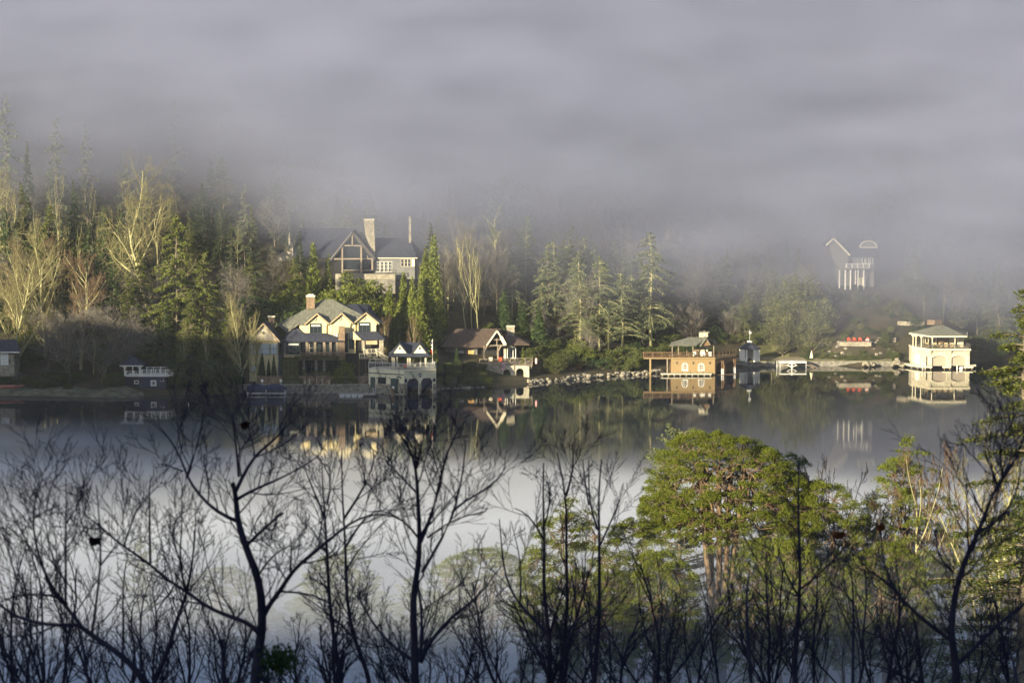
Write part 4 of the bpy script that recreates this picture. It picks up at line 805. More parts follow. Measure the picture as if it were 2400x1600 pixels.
m = MB(); m.box(s.P(600, 1010, 3).x, -.2, .1, s.P(1030, 1010, 0).x, 3.5, .35); m.build('landing', M['terra'], o)
FS.wall('sill', 'cream2', 1218, 1008, 1322, 1018, -.6, .1)
t = thing('motorboat', 'pale boat bow poking out of the left stone arch', 'boat', s.root+Vector((s.P(1085, 1000, -1).x, .6, -s.root.z*0+(-s.root.z))))
def hull(mb, L, Wd, hh, x0=0, y0=0, z0=0, n=8):
    vs = []
    for i in range(n+1):
        f = i/n; w = Wd/2*math.sqrt(max(0, 1-f**2.4)); k = hh*(1+.25*f*f)
        vs += [(x0-w, y0-L*f, z0+k), (x0-w*.6, y0-L*f*.94, z0), (x0+w*.6, y0-L*f*.94, z0), (x0+w, y0-L*f, z0+k)]
    fs = []
    for i in range(n):
        a = 4*i
        for j in range(3): fs.append((a+j, a+j+1, a+j+5, a+j+4))
        fs.append((a+3, a, a+4, a+7))
    mb.add(vs, fs+[(0, 1, 2, 3)]); return mb
b_ = hull(MB(), 3.2, 1.9, 1.0, 0, 1.6, .15).build('hull', M['metal'], t, True); hull(MB(), 2.2, 1.5, .35, 0, 1.5, 1.12).build('cover', M['terra'], t, True)
# banners
def banner(label, X, Y, w, h, d, emb, rot):
    t = thing('banner', label, 'flag', s.root+s.P(X, Y, d), rot)
    m = MB(); m.box(-w/2, -.015, -h, w/2, .015, 0); bn = m.build('cloth', M['pink'], t); m = MB(); m.bar((-w/2-.05, 0, 0), (w/2+.05, 0, 0), .05); m.bar((-w/2, 0, 0), (-w/2, .9, .1), .05); m.build('pole', M['iron'], t)
    if emb:
        m = MB(); m.extr([(.26*math.cos(a), -.03, -h*.5+.42*math.sin(a)) for a in [i*math.pi/5 for i in range(10)]], (0, .01, 0)); e_ = m.build('emblem', M['ink'], t)
        m = MB(); m.extr([(.12*math.cos(a), -.04, -h*.46+.2*math.sin(a)) for a in [i*math.pi/5 for i in range(10)]], (0, .008, 0)); m.box(-.18, -.039, -h*.5-.3, .18, -.031, -h*.5-.22); m.build('emblem_mark', M['white'], e_)
banner('pink banner with dark round emblem beside the left stone arch', 1042, 748, .72, 1.9, -.3, True, 0.15)
banner('plain pale pink banner at the right end of the cottage terrace', 1489, 690, .45, 1.35, 0, False, 0)
# ---- golden wooden boathouse with roof deck
s = Site(1480, 720, 5.807, 'boathouse', 'golden board clad boathouse with two white arched windows and open pavilion on top', 'boathouse', 840, 905, 640)
o = s.o; FW_ = s.frame(540, 0, 1137, 0); FR = s.frame(1137, 0, 1425, 6.5)
zt = s.P(840, 700).z
def boxwall(f, X0, Y0, X1, Y1, nm, mt, n0=-.3, n1=0): return f.wall(nm, mt, X0, Y0, X1, Y1, n0, n1)
w_ = MB(); a, b_, z0, z1 = FW_.rect(540, 700, 1137, 915); FW_.b(w_, a, b_, -.5, zt, -.3, 0)
for i in range(28): u = a+(b_-a)*(i+.5)/28; FW_.b(w_, u-.035, u+.035, .2, zt-.1, 0, .04)
w_.build('wall', M['wood'], o)
w_ = MB(); FR.b(w_, .0, FR.L, zt-1.0, zt, -.3, 0)
u1a, u1b = .5, FR.L*.44; u2a, u2b = FR.L*.54, FR.L-.4
for ua, ub in ((0, u1a), (u1b, u2a), (u2b, FR.L)): FR.b(w_, ua, ub, -.5, zt-1.0, -.3, 0)
for ua, ub in ((u1a, u1b), (u2a, u2b)):
    r_ = (ub-ua)/2; p_ = [(ua, zt-1), (ua, zt-1.9)]+[(ua+r_-r_*math.cos(q), zt-1.9+.85*math.sin(q)) for q in [math.pi*i/8 for i in range(1, 8)]]+[(ub, zt-1.9), (ub, zt-1)]
    w_.extr([FR.pt(u, z, 0) for u, z in p_], FR.n*-.25)
w_.build('side_wall', M['woodd'], o)
p1_, p2_ = FR.pt(FR.L, 0, 0), FW_.pt(0, 0, 0); w_ = MB(); w_.box(p2_.x, .05, -.5, p2_.x+.3, 8, zt); w_.box(p2_.x, 8, -.5, p1_.x, 8.3, zt); w_.box(p2_.x+.4, .5, -.5, p1_.x-.3, .52+2.5, -.3) ; w_.build('wall', M['woodd'], o)
w_ = MB(); P0 = s.P(540, 695, -.4); P1 = s.P(1143, 695, -.4); P2 = s.P(1430, 690, 6.4)
w_.extr([Vector((P0.x, P0.y, zt)), Vector((P1.x, P1.y, zt)), Vector((P2.x, P2.y, zt)), Vector((P2.x, 8.4, zt)), Vector((P0.x, 8.4, zt))], (0, 0, .3)); w_.build('deck', M['wood'], o)
w_ = MB(); q0 = s.P(165, 690, 0); q0.z = zt
w_.box(q0.x, -.4, zt, P0.x-.01, 1.6, zt+.25); w_.build('bridge', M['wood'], o)
w_ = MB(); u = Vector((0, 0, .3)); z_ = lambda p: Vector((p.x, p.y+.1, zt+.3))
rail(w_, Vector((q0.x, -.3, zt+.25)), z_(P0), 1.25, 'bal', 2.2, .12, .28); rail(w_, Vector((q0.x, 1.5, zt+.25)), Vector((P0.x, 1.5, zt+.25)), 1.25, 'bal', 2.2, .12, .28); rail(w_, z_(P0), z_(P1), 1.3, 'bal', 2.0, .12, .26); rail(w_, z_(P1), z_(P2), 1.3, 'bal', 1.4, .12, .26); rail(w_, z_(P2), Vector((P2.x, 8.3, zt+.3)), 1.3, 'bal', 1.4); w_.build('railing', M['woodd'], o)
for X in (255, 487): c = MB(); x_ = s.P(X, 800, 0).x; c.bar((x_, 0, -.8), (x_, 0, zt), .3 if X > 300 else .42); c.build('post', M['wood' if X < 300 else 'timber'], o)
window(FW_, 686, 755, 770, 858, 4, 4, 'white', 'glass', .13, .06, shape='arch'); window(FW_, 908, 760, 992, 864, 4, 4, 'white', 'glass', .13, .06, shape='arch')
for X in (728, 950): FW_.wall('sill', 'white', X-44, 856, X+44, 864, 0, .25)
for X in (615, 840, 1066): u, z = FW_.uz(X, 757); m = MB(); FW_.b(m, u-.12, u+.12, z-.22, z+.2, .0, .2); FW_.b(m, u-.18, u+.18, z+.2, z+.26, .0, .26); m.build('wall_lamp', M['iron'], o)
# pavilion posts, roof, chimney
ze = s.P(700, 512, .6).z
for X, d in ((553, .6), (836, .6), (1118, 1.2), (638, 5.5), (752, 5.5), (918, 5.5)):
    p = s.P(X, 640, d); c = MB(); c.bar((p.x, d, zt+.3), (p.x, d, ze+.1), .22); c.build('post', M['timber'], o)
r = MB(); e0 = s.P(515, 512, -.2); e1 = s.P(940, 522, -.2); e2 = s.P(1165, 500, 4); e3 = s.P(1165, 500, 8); e4 = s.P(540, 500, 8); ra = s.P(782, 406, 4); rb = s.P(1020, 408, 4)
for q in (e0, e1, e2, e3, e4): q.z = ze
rb.z = ra.z; v1 = s.P(880, 515, -.2); v1.z = ze
r.slab([e0, v1, s.P(900, 470, 2), ra], .2); r.slab([e4, e0, ra], .2); r.slab([e4, ra, rb, e3], .2); r.slab([rb, e2, e3], .2)
gable_roof(s, r, (1016, 414), (930, 530), (1080, 508), -.4, 4.2, .2); r.slab([v1, s.P(940, 470, 1.5), rb, ra], .2); r.build('roof', M['roofg'], o)
f_ = s.frame(930, .2, 1080, .2); w_ = MB(); f_.poly(w_, [(945, 522), (1016, 430), (1070, 508), (1068, 522)], -.15, 0); w_.build('gable_cladding', M['woodd'], o)
c = MB(); f_ = s.frame(922, 5, 1060, 5); f_.box(c, 924, 342, 1042, 640, -1.3, 0); ch = c.build('chimney', M['stonel'], o); c = MB(); f_.box(c, 918, 332, 1062, 346, -1.5, .15); f_.box(c, 980, 318, 1000, 332, -.9, -.5); c.build('cap', M['stoned'], ch)
f_ = s.frame(820, 4.6, 1080, 4.6); f_.wall('fireplace', 'brick', 850, 560, 925, 630, -.3, 0)
for k, (X, Y, w) in enumerate(((885, 615, .9), (965, 612, 1.5), (1045, 605, .8))):
    t = thing('patio_sofa', ['small white seat left of the fireplace in the wooden pavilion', 'long white sofa in the wooden pavilion', 'white armchair at the right of the wooden pavilion'][k], 'sofa', s.root+Vector((s.P(X, 640, 2).x, 2.2, zt+.3)))
    m = MB(); m.box(-w, -.4, .15, w, .4, .5); m.build('seat', M['white'], t); m = MB(); m.box(-w, .3, .5, w, .5, 1.15); m.build('backrest', M['white'], t)
    for a in (-w, w-.2): m = MB(); m.box(a, -.4, .5, a+.2, .3, .8); m.build('armrest', M['white'], t)
    for a in (-w+.1, w-.1): m = MB(); m.box(a-.05, -.3, 0, a+.05, .3, .15); m.build('leg', M['iron'], t)
s = Site(1480, 720, 5.807, 'boat_dock', 'pale plank dock along the foot of the golden boathouse', 'dock', 745, 945, 639)
m = MB(); a = s.P(400, 900, -.5); b_ = s.P(1088, 900, -.5); zc = -s.root.z
m.box(a.x, -1.3, zc+.35, b_.x, .7, zc+.62); m.build('planking', M['stonel'], s.o)
for i in range(9): x_ = a.x+.3+(b_.x-a.x-.6)*i/8; c = MB(); c.box(x_-.15, -1.15, zc-.8, x_+.15, -.85, zc+.35); c.build('pile', M['timber'], s.o)
for X in (690, 805, 975): x_ = s.P(X, 900, -1).x; c = MB(); c.bar((x_, -1.2, zc+.62), (x_, -1.2, zc+1.3), .12); c.build('bollard', M['iron'], s.o)
for k, X in enumerate((1238, 1400)):
    for j, dx in enumerate((-.9, .9)):
        p = W(1480+X/5.807, 900, 640+(X-1137)/288*6.5-.6); t = thing('mooring_pile', 'dark pile with a pale foot beside the open bays of the golden boathouse', 'pile', (p.x+dx*.2, p.y, -1.2), 0, 'mooring piles of the golden boathouse'); m = MB(); m.tube([(0, 0, 0), (0, 0, 4.6)], .12, 8); m.build('shaft', M['woodd'], t); m = MB(); m.tube([(0, 0, 1.2), (0, 0, 2.6)], .14, 8); m.build('band', M['metal'], t)

# ---- white garden gazebo
s = Site(1480, 720, 5.807, 'gazebo', 'small white octagonal gazebo with grey roof and weathervane on the lawn', 'gazebo', 1607, 732, 662)
o = s.o; R8 = 2.45; hh = s.P(1607, 556).z; rt = s.P(1607, 476).z
vs8 = [(R8*math.cos(math.pi/8+i*math.pi/4), R8*math.sin(math.pi/8+i*math.pi/4)) for i in range(8)]
for i in range(8):
    a = Vector((*vs8[i], 0)); b_ = Vector((*vs8[(i+1) % 8], 0)); nn = Vector((a.x+b_.x, a.y+b_.y, 0)).normalized(); m = MB()
    if nn.y < -.9: continue
    lo = 0 if i % 2 else 0
    m.extr([a, b_, b_+Vector((0, 0, .95)), a+Vector((0, 0, .95))], nn*-.1); m.extr([a+Vector((0, 0, hh-.25)), b_+Vector((0, 0, hh-.25)), b_+Vector((0, 0, hh)), a+Vector((0, 0, hh))], nn*-.1)
    if nn.y > 0 or abs(nn.x) > .6: m.extr([a+Vector((0, 0, .95)), a+(b_-a)*.7+Vector((0, 0, .95)), a+(b_-a)*.7+Vector((0, 0, hh-.25)), a+Vector((0, 0, hh-.25))], nn*-.08)
    m.build('panel', M['white'], o)
for i in range(8): m = MB(); m.bar((vs8[i][0], vs8[i][1], 0), (vs8[i][0], vs8[i][1], hh), .34); m.build('post', M['white'], o)
m = MB(); Rr = R8+.55
for i in range(8):
    a, b_ = [Vector((Rr*math.cos(math.pi/8+j*math.pi/4), Rr*math.sin(math.pi/8+j*math.pi/4), hh)) for j in (i, i+1)]; m.slab([a, b_, (.5*math.cos(math.pi/8+(i+1)*math.pi/4), .5*math.sin(math.pi/8+(i+1)*math.pi/4), rt), (.5*math.cos(math.pi/8+i*math.pi/4), .5*math.sin(math.pi/8+i*math.pi/4), rt)], .15)
rf = m.build('roof', M['roofd'], o); m = MB(); m.tube([(0, 0, rt-.1), (0, 0, rt+.35)], .62, 8); m.build('cupola', M['white'], rf)
m = MB(); m.tube([(0, 0, rt+.3), (0, 0, rt+3.1)], .045, 6); m.extr([(-.1, 0, rt+2.0), (.45, 0, rt+2.2), (.35, 0, rt+2.7), (.1, 0, rt+2.5), (-.25, 0, rt+2.9)], (0, .05, 0)); m.build('weathervane', M['metal'], rf)
m = MB(); m.tube([(0, 0, -1.2), (0, 0, .02)], 2.9, 8); m.build('base', M['stoned'], o)
for k, dx in enumerate((-.9, .85)):
    t = thing('garden_chair', ['white chair in the left half of the gazebo', 'white chair in the right half of the gazebo'][k], 'chair', s.root+Vector((dx, -.6, .02))); m = MB(); m.box(-.35, -.3, .4, .35, .3, .5); m.build('seat', M['white'], t); m = MB(); m.box(-.35, .22, .5, .35, .3, 1.1); m.build('backrest', M['white'], t)
    for a in (-.3, .3):
        for b_ in (-.25, .25): m = MB(); m.box(a-.03, b_-.03, 0, a+.03, b_+.03, .4); m.build('leg', M['white'], t)

# ---- pale stone boathouse on the right
s = Site(2080, 720, 7.35, 'boathouse', 'pale stone boathouse with two beige arched doors and hipped roof pavilion above', 'boathouse', 1080, 1050, 655)
o = s.o; FB = s.frame(745, 0, 1415, .3); FA = s.frame(415, 7, 745, 0); zt = s.P(1080, 740).z
b1 = FB.rect(770, 825, 1025, 1040); b2 = FB.rect(1105, 825, 1355, 1040); seg = lambda a, b_, z: [(a, -.5), (a, z-.45)]+[(a+(b_-a)*i/8, z-.45+.45*math.sin(math.pi*i/8)) for i in range(1, 8)]+[(b_, z-.45), (b_, -.5)]
baywall(FB, FB.L, zt, [b1[:2]+(b1[3],), b2[:2]+(b2[3],)], -.6, 'wall', 'stonel', seg)
w_ = MB(); FA.b(w_, 0, FA.L, -.6, zt, -.4, 0); w_.build('wall', M['stonel'], o)
pA = FA.pt(0, 0, 0); pC = FB.pt(FB.L, 0, 0); w_ = MB(); w_.box(pC.x-.4, .35, -.6, pC.x, 11, zt); w_.box(pA.x, 7.1, -.6, pA.x+.4, 11, zt); w_.box(pA.x, 11, -.6, pC.x, 11.4, zt); w_.build('wall', M['stonel'], o)
for bb in (b1, b2):
    w_ = MB(); w_.extr([FB.pt(u, z, -.45) for u, z in [(bb[0], .55), (bb[0], bb[3]-.45)]+[(bb[0]+(bb[1]-bb[0])*i/8, bb[3]-.45+.45*math.sin(math.pi*i/8)) for i in range(1, 8)]+[(bb[1], bb[3]-.45), (bb[1], .55)]], FB.n*-.08); w_.build('boat_door', M['door'], o)
    w_ = MB(); pts = [(bb[0]+(bb[1]-bb[0])*i/8, bb[3]-.45+.45*math.sin(math.pi*i/8)) for i in range(9)]
    for i in range(8): w_.bar(FB.pt(*pts[i], .04), FB.pt(*pts[i+1], .04), .08, .16)
    FB.b(w_, bb[1]-.12, bb[1]+.02, .3, bb[3]-.45, -.3, .05); w_.build('arch_trim', M['cream2'], o)
m = MB(); u0, u1, z0, z1 = FA.rect(480, 792, 556, 1028); r_ = (u1-u0)/2; m.extr([FA.pt(u, z, .08) for u, z in [(u0, z0), (u0, z1-r_)]+[(u0+r_-r_*math.cos(q), z1-r_+r_*math.sin(q)) for q in [math.pi*i/8 for i in range(1, 8)]]+[(u1, z1-r_), (u1, z0)]], FA.n*-.08); m.build('door', M['white'], o)
FA.wall('window', 'dark', 668, 850, 690, 1008, 0, .03)
for X in (745, 1092, 1405): u, z = FB.uz(X, 745); m = MB(); m.extr([FB.pt(u-.15, zt-1.1, 0), FB.pt(u-.15, zt-.1, 0), FB.pt(u-.15, zt-.1, .7)], FB.u*.3); m.build('corbel', M['stonel'], o)
w_ = MB(); k0 = [s.P(408, 700, 7.3), s.P(742, 735, -.7), s.P(1440, 735, -.5)]; w_.extr([Vector((p.x, p.y, zt)) for p in k0]+[Vector((k0[2].x, 11.5, zt)), Vector((k0[0].x, 11.5, zt))], (0, 0, .36)); w_.build('deck', M['cream2'], o)
w_ = MB(); dk = [Vector((p.x, p.y+.15, zt+.36)) for p in k0]
for a, b_ in ((dk[0], dk[1]), (dk[1], dk[2]), (dk[2], Vector((dk[2].x-.1, 11, zt+.36)))): rail(w_, a, b_, 1.1, 'bal', 1.5, .06, .2)
w_.build('railing', M['iron'], o)
ze = s.P(900, 490, 0).z; posts = [(440, 6), (490, 4.6), (582, 2.6), (772, .1), (1162, .4), (700, 9), (838, 9), (1212, 6)]
for X, d in posts:
    p = s.P(X, 600, d); m = MB(); m.bar((p.x, d, zt+.36), (p.x, d, ze-.1), .2)
    for sg in (-1, 1): m.bar((p.x, d, ze-.85), (p.x+.5*sg, d, ze-.2), .12)
    m.build('post', M['cream2'], o)
e = [s.P(372, 465, 8), s.P(742, 492, -1.2), s.P(1372, 480, -1.0), s.P(1372, 480, 10.5), s.P(420, 465, 11)]
for q in e: q.z = ze
ap = s.P(862, 308, 5); ap2 = s.P(960, 308, 5); ap2.z = ap.z; ap.z = ap.z
r = MB(); r.slab([e[0], e[1], ap], .2); r.slab([e[1], e[2], ap2, ap], .2); r.slab([e[2], e[3], ap2], .2); r.slab([e[3], e[4], ap, ap2], .2); r.slab([e[4], e[0], ap], .2); rf = r.build('roof', M['roofg'], o)
r = MB()
for i in range(5): a, b_ = e[i], e[(i+1) % 5]; r.bar(a-Vector((0, 0, .12)), b_-Vector((0, 0, .12)), .14, .3)
r.build('fascia', M['cream2'], rf)
m = MB(); s.frame(1225, 5.5, 1312, 5.5).box(m, 1225, 485, 1312, 720, -2, 0); m.build('tower', M['stonel'], o)
m = MB(); s.frame(1066, 7, 1152, 7).box(m, 1066, 505, 1150, 720, -.5, 0); s.frame(620, 8, 660, 8).box(m, 615, 490, 662, 720, -.5, 0); m.build('wall', M['stonel'], o)
m = MB(); s.frame(845, 9.4, 1066, 9.4).box(m, 845, 505, 1066, 612, -.1, 0); m.build('screen', M['woodd'], o)
for k, X in enumerate((680, 820, 915, 1010, 1110)):
    t = thing('wicker_chair', ['tan wicker chair at the left corner of the stone pavilion', 'green cushioned wicker chair in the stone pavilion', 'broad tan wicker chair in the middle of the stone pavilion', 'tan wicker chair right of the middle in the stone pavilion', 'tan wicker chair before the stone wall of the pavilion'][k], 'chair', s.root+Vector((s.P(X, 700, 3.5).x, 3.5, zt+.36)))
    mm = M['shrub'] if k == 1 else M['tan']; m = MB(); m.box(-.45, -.4, .15, .45, .4, .5); m.build('seat', mm, t); m = MB(); m.box(-.45, .3, .5, .45, .42, 1.15); m.build('backrest', M['tan'], t)
    for a in (-.45, .33): m = MB(); m.box(a, -.4, .5, a+.12, .3, .75); m.build('armrest', M['tan'], t)
    for a in (-.35, .35): m = MB(); m.box(a-.05, -.35, 0, a+.05, .35, .15); m.build('leg', M['iron'], t)
# dock ring
s = Site(2080, 720, 7.35, 'boat_dock', 'cream edged dock curving round the foot of the stone boathouse', 'dock', 800, 1085, 653)
zc = -s.root.z; P = lambda X, d: Vector((s.P(X, 1060, d).x, d, zc+.45))
PL = []
m = MB(); PL.append(m); m.extr([P(215, 9), P(400, 4.2), P(590, .3), P(770, 0), P(770, 3.4), P(640, 3.6), P(400, 8), P(260, 11)], (0, 0, .3))
for X0, X1 in ((945, 1095), (1315, 1480)): m = MB(); PL.append(m); m.extr([P(X0, .4), P(X0+25, 0), P(X1, 0), P(X1, 2.2), P(X0, 2.2)], (0, 0, .3))
m.extr([P(1400, 2.1), P(1525, 3), P(1525, 4.4), P(1400, 3.9)], (0, 0, .45))
for m in PL: m.build('planking', M['cream2'], s.o)
for X, d in ((300, 7), (420, 4.1), (520, 2.2), (620, .4), (740, .2), (980, .4), (1070, .4), (1340, .4), (1450, .4)): c = MB(); q = P(X, d+.3); c.box(q.x-.12, q.y-.1, zc-.8, q.x+.12, q.y+.1, zc+.45); c.build('pile', M['timber'], s.o)
m = MB()
for dx in (-.22, .22): q = P(622+dx*0, .1); m.tube([(q.x+dx*1.6, q.y-.3, zc-.6), (q.x+dx*1.6, q.y-.3, zc+1.5), (q.x+dx*1.6, q.y+.3, zc+1.6), (q.x+dx*1.6, q.y+.5, zc+.75)], .07, 6)
m.build('ladder', M['white'], s.o)
t = thing('ball_fender', 'round white buoy floating in the right boat bay', 'buoy', W(2080+1272/7.35, 720+1065/7.35, 653.6)+Vector((0, 0, 0))); t.location.z = .3
m = MB(); n = 10; m.tube([(0, 0, .45*math.cos(math.pi*i/n)) for i in range(n+1)], [max(.01, .55*math.sin(math.pi*i/n)) for i in range(n+1)], 12); m.build('ball', M['white'], t, True); m = MB(); m.tube([(0, 0, .4), (0, 0, .6)], .08, 6); m.build('ring', M['iron'], t)
t = thing('boat_fender', 'upright white fender post in the right boat bay', 'fender', (W(2080+1200/7.35, 860, 653.4).x, 653.4, -.4)); m = MB(); m.tube([(0, 0, 0), (0, 0, 1.3), (0, 0, 1.5)], [.14, .14, .05], 8); m.build('body', M['white'], t)

# ---- white house high in the fog
s = Site(1850, 500, 5.873, 'house', 'pale house with steep white gable and tall columns dissolving in the fog', 'house', 900, 1000, 690)
o = s.o; f_ = s.frame(640, 1, 1170, 1); s.frame(640, 1.5, 1170, 1.5).wall('wall', 'hazeh', 680, 575, 1170, 1010, -8, 0)
f_.wall('wall', 'greyw', 875, 588, 1168, 700, -.4, 0)
for X in (1002, 1052, 1112): window(f_, X, 600, X+38, 690, 1, 2, 'white', 'glass', .12)
w_ = MB(); s.frame(600, -.5, 850, -.5).poly(w_, [(545, 430), (610, 352), (815, 575), (815, 760), (690, 760), (600, 600)], -7, -.3); w_.build('gable_wall', M['hazeh'], o)
w_ = MB(); barge(s, w_, (610, 345), (505, 440), (835, 578), -.9, .42); w_.build('bargeboard', M['cream2'], o)
r = MB(); gable_roof(s, r, (610, 335), (490, 450), (850, 580), -.7, 8, .2); e0 = s.P(820, 590, -.4); e1 = s.P(1230, 590, -.4); r.slab([e0, e1, s.P(1180, 330, 7), s.P(800, 330, 7)], .25); r.build('roof', M['roofd'], o)
m = MB(); pts = [s.P(1090+115*math.cos(a), 470-88*math.sin(a)**.8, 1.5) for a in [math.pi*i/10 for i in range(11)]]
for i in range(10): m.bar(pts[i], pts[i+1], .4, .28)
m.bar(pts[0], pts[-1], .3, .3); dm = m.build('eyebrow_dormer', M['cream2'], o); m = MB(); m.extr([p+Vector((0, .3, 0)) for p in pts], (0, 2, 0)); m.build('pane', M['greyw'], dm)
w_ = MB(); rail(w_, s.P(780, 752, -1.6), s.P(1100, 752, -1.6), 1.1, 'bal', 1.6, .2); w_.build('railing', M['white'], o); w_ = MB(); w_.box(s.P(700, 0, -1).x, -1.8, s.P(0, 770, -1.6).z, s.P(1120, 0, -1).x, 1, s.P(0, 755, -1.6).z); w_.build('balcony', M['greyw'], o)
for X, d, w in ((690, 0, .3), (772, -1.4, .42), (843, -1.4, .42), (912, 0, .3), (947, -1.4, .3), (1025, -.5, .4)):
    p = s.P(X, 900, d); m = MB(); zb = -6; m.tube([(p.x, d, zb), (p.x, d, s.P(X, 780, d).z)], w/2*1.1, 10); m.build('column', M['white'], o)
s.frame(960, -.2, 1050, -.2).wall('wall', 'creamd', 965, 880, 1050, 1010, -.3, 0)

# ---- timber lodge in the mist above the cream house
s = Site(550, 450, 4.704, 'lodge', 'large dark lodge with glazed timber gable and tall stone chimney in the mist', 'house', 1300, 930, 668)
o = s.o; f_ = s.frame(1070, 0, 1530, 0); w_ = MB(); f_.poly(w_, [(1085, 960), (1085, 740), (1303, 465), (1520, 740), (1520, 960)], -9, -.7); w_.build('wall', M['dark'], o)
g = MB(); f_.poly(g, [(1190, 890), (1190, 620), (1303, 480), (1395, 600), (1510, 735), (1510, 850)], -.68, -.6); g.build('glazing', M['glass'], o)
m = MB(); Q = lambda X, Y, d=-.2: s.P(X, Y, d)
m.bar(Q(1062, 748), Q(1303, 446), .5, .55); m.bar(Q(1303, 446), Q(1540, 738), .5, .55); m.bar(Q(1210, 590), Q(1392, 592), .35, .35); m.bar(Q(1187, 605), Q(1187, 890), .4, .4); m.bar(Q(1395, 595), Q(1395, 890), .45, .45)
m.bar(Q(1095, 738), Q(1530, 735), .35, .35); m.bar(Q(1297, 470), Q(1297, 592), .35, .35); m.bar(Q(1517, 735), Q(1517, 860), .45, .45); m.bar(Q(1187, 862), Q(1517, 862), .2, .2); m.bar(Q(1465, 700), Q(1465, 735), .2); m.build('timber_frame', M['timber'], o)
r = MB(); gable_roof(s, r, (1303, 436), (1050, 755), (1550, 745), -.6, 10, .3)
r.slab([s.P(640, 720, .5), s.P(1100, 720, .5), s.P(1320, 400, 9), s.P(700, 395, 9)], .3); r.slab([s.P(1540, 722, .5), s.P(2010, 722, .5), s.P(1930, 510, 8), s.P(1540, 505, 8)], .3)
r.slab([s.P(2010, 722, .5), s.P(2110, 720, 12), s.P(1930, 510, 8)], .3); r.build('roof', M['roofd'], o)
c = MB(); f_ = s.frame(1425, 1.5, 1545, 1.5); f_.poly(c, [(1505, 900), (1500, 640), (1440, 470), (1424, 320), (1424, 303), (1537, 303), (1548, 640), (1550, 900)], -1.5, 0); ch = c.build('chimney', M['stone'], o); c = MB(); f_.box(c, 1420, 297, 1541, 312, -1.7, .15); c.build('cap', M['stonel'], ch)
c = MB(); s.frame(1918, 6, 1945, 6).box(c, 1918, 272, 1944, 560, -1, 0); c.build('chimney', M['stone'], o)
f_ = s.frame(1540, .8, 2000, .8); f_.wall('wall', 'greyw', 1545, 720, 1985, 960, -7, 0)
for X in (1560, 1605, 1650, 1695): window(f_, X, 765, X+40, 880, 2, 3, 'white', 'glass', .1)
for X in (1832, 1872, 1908, 1950): window(f_, X, 738, X+34, 822, 1, 2, 'cream2', 'glass' if X < 1940 else 'curtain', .08)
m = MB(); f_.box(m, 1580, 722, 2015, 732, 0, .5); m.build('gutter', M['cream2'], o)
w_ = MB(); s.frame(470, 2, 640, 2).poly(w_, [(470, 760), (470, 700), (600, 608), (612, 520), (640, 610), (650, 760)], -3, 0); w_.build('wall', M['rose'], o)
r = MB(); r.bar(s.P(425, 705, 1.5), s.P(608, 598, 1.5), .6, .3); r.build('bargeboard', M['roofd'], o); c = MB(); c.tube([s.P(605, 620, 1.8), s.P(603, 450, 1.8)], [.3, .08], 6); c.build('finial', M['cream2'], o)
w_ = MB(); s.frame(1100, -3, 1900, -3).box(w_, 1110, 905, 1770, 960, -2.4, 0); w_.build('terrace_wall', M['stone'], o)
w_ = MB(); s.frame(1100, -2.8, 1900, -2.8).box(w_, 1110, 958, 1770, 1120, -2, 0); w_.build('terrace_wall', M['stoned'], o)
w_ = MB(); rail(w_, s.P(1545, 903, -3), s.P(1780, 903, -3), 1.0, 'bal', 2); w_.build('railing', M['iron'], o)

# ---- dark blue boathouse at the left
s = Site(0, 550, 3.92, 'boathouse', 'small dark blue boathouse on white piles with white railed roof deck', 'boathouse', 1395, 1440, 599)
o = s.o; f_ = s.frame(1190, 0, 1525, 0); f_.wall('wall', 'navy', 1275, 1300, 1524, 1440, -6, 0); f2 = s.frame(1150, 1.5, 1275, 1.5); f2.wall('wall', 'navy', 1150, 1300, 1276, 1440, -4, 0)
window(f_, 1384, 1336, 1436, 1389, 3, 3, 'white', 'glass', .2, .06); window(f2, 1232, 1337, 1275, 1370, 1, 1, 'white', 'glass', .2)
for X in (1475, 1500): u, z = f_.uz(X, 1345); m = MB(); f_.b(m, u-.12, u+.12, z-.1, z+.25*(X > 1490)+.05, 0, .15); m.build('wall_lamp', M['metal'], o)
zc = -s.root.z
for X in (1276, 1336, 1396, 1456, 1518): x_ = s.P(X, 1450, .1).x; c = MB(); c.box(x_-.1, .05, zc-.8, x_+.1, .25, s.P(X, 1440).z); c.build('pile', M['white'], o)
w_ = MB(); w_.box(s.P(1140, 0).x, -.3, s.P(0, 1302).z, s.P(1562, 0).x, 6, s.P(0, 1296).z); w_.build('deck', M['white'], o)
w_ = MB(); z = s.P(0, 1296).z; rail(w_, (s.P(1142, 0).x, -.2, z), (s.P(1290, 0).x, -.2, z), 1.1, 'x', 1.6, .2); rail(w_, (s.P(1290, 0).x, -.2, z), (s.P(1375, 0).x, -.2, z), 1.45, 'bal', 1.9, .22, .24); rail(w_, (s.P(1375, 0).x, -.2, z), (s.P(1455, 0).x, -.2, z), 1.45, 'x', 1.0, .2)
rail(w_, (s.P(1455, 0).x, -.2, z), (s.P(1560, 0).x, -.2, z), 1.45, 'bal', 1.3, .22, .24); rail(w_, (s.P(1560, 0).x, -.2, z), (s.P(1560, 0).x, 5.8, z), 1.45, 'bal', 1.6, .2); rail(w_, (s.P(1300, 0).x, 5.8, z), (s.P(1560, 0).x, 5.8, z), 1.45, 'bal', 1.6, .2); w_.build('railing', M['white'], o)
zr = s.P(0, 1197).z
for X, d in ((1146, 0), (1282, 0), (1220, 4), (1290, 4)):
    x_ = s.P(X, 1250, d).x; m = MB(); m.bar((x_, d, z), (x_, d, zr), .26)
    for sg in (-1, 1): m.bar((x_, d, zr-.9), (x_+.6*sg, d, zr-.1), .16)
    m.build('post', M['white'], o)
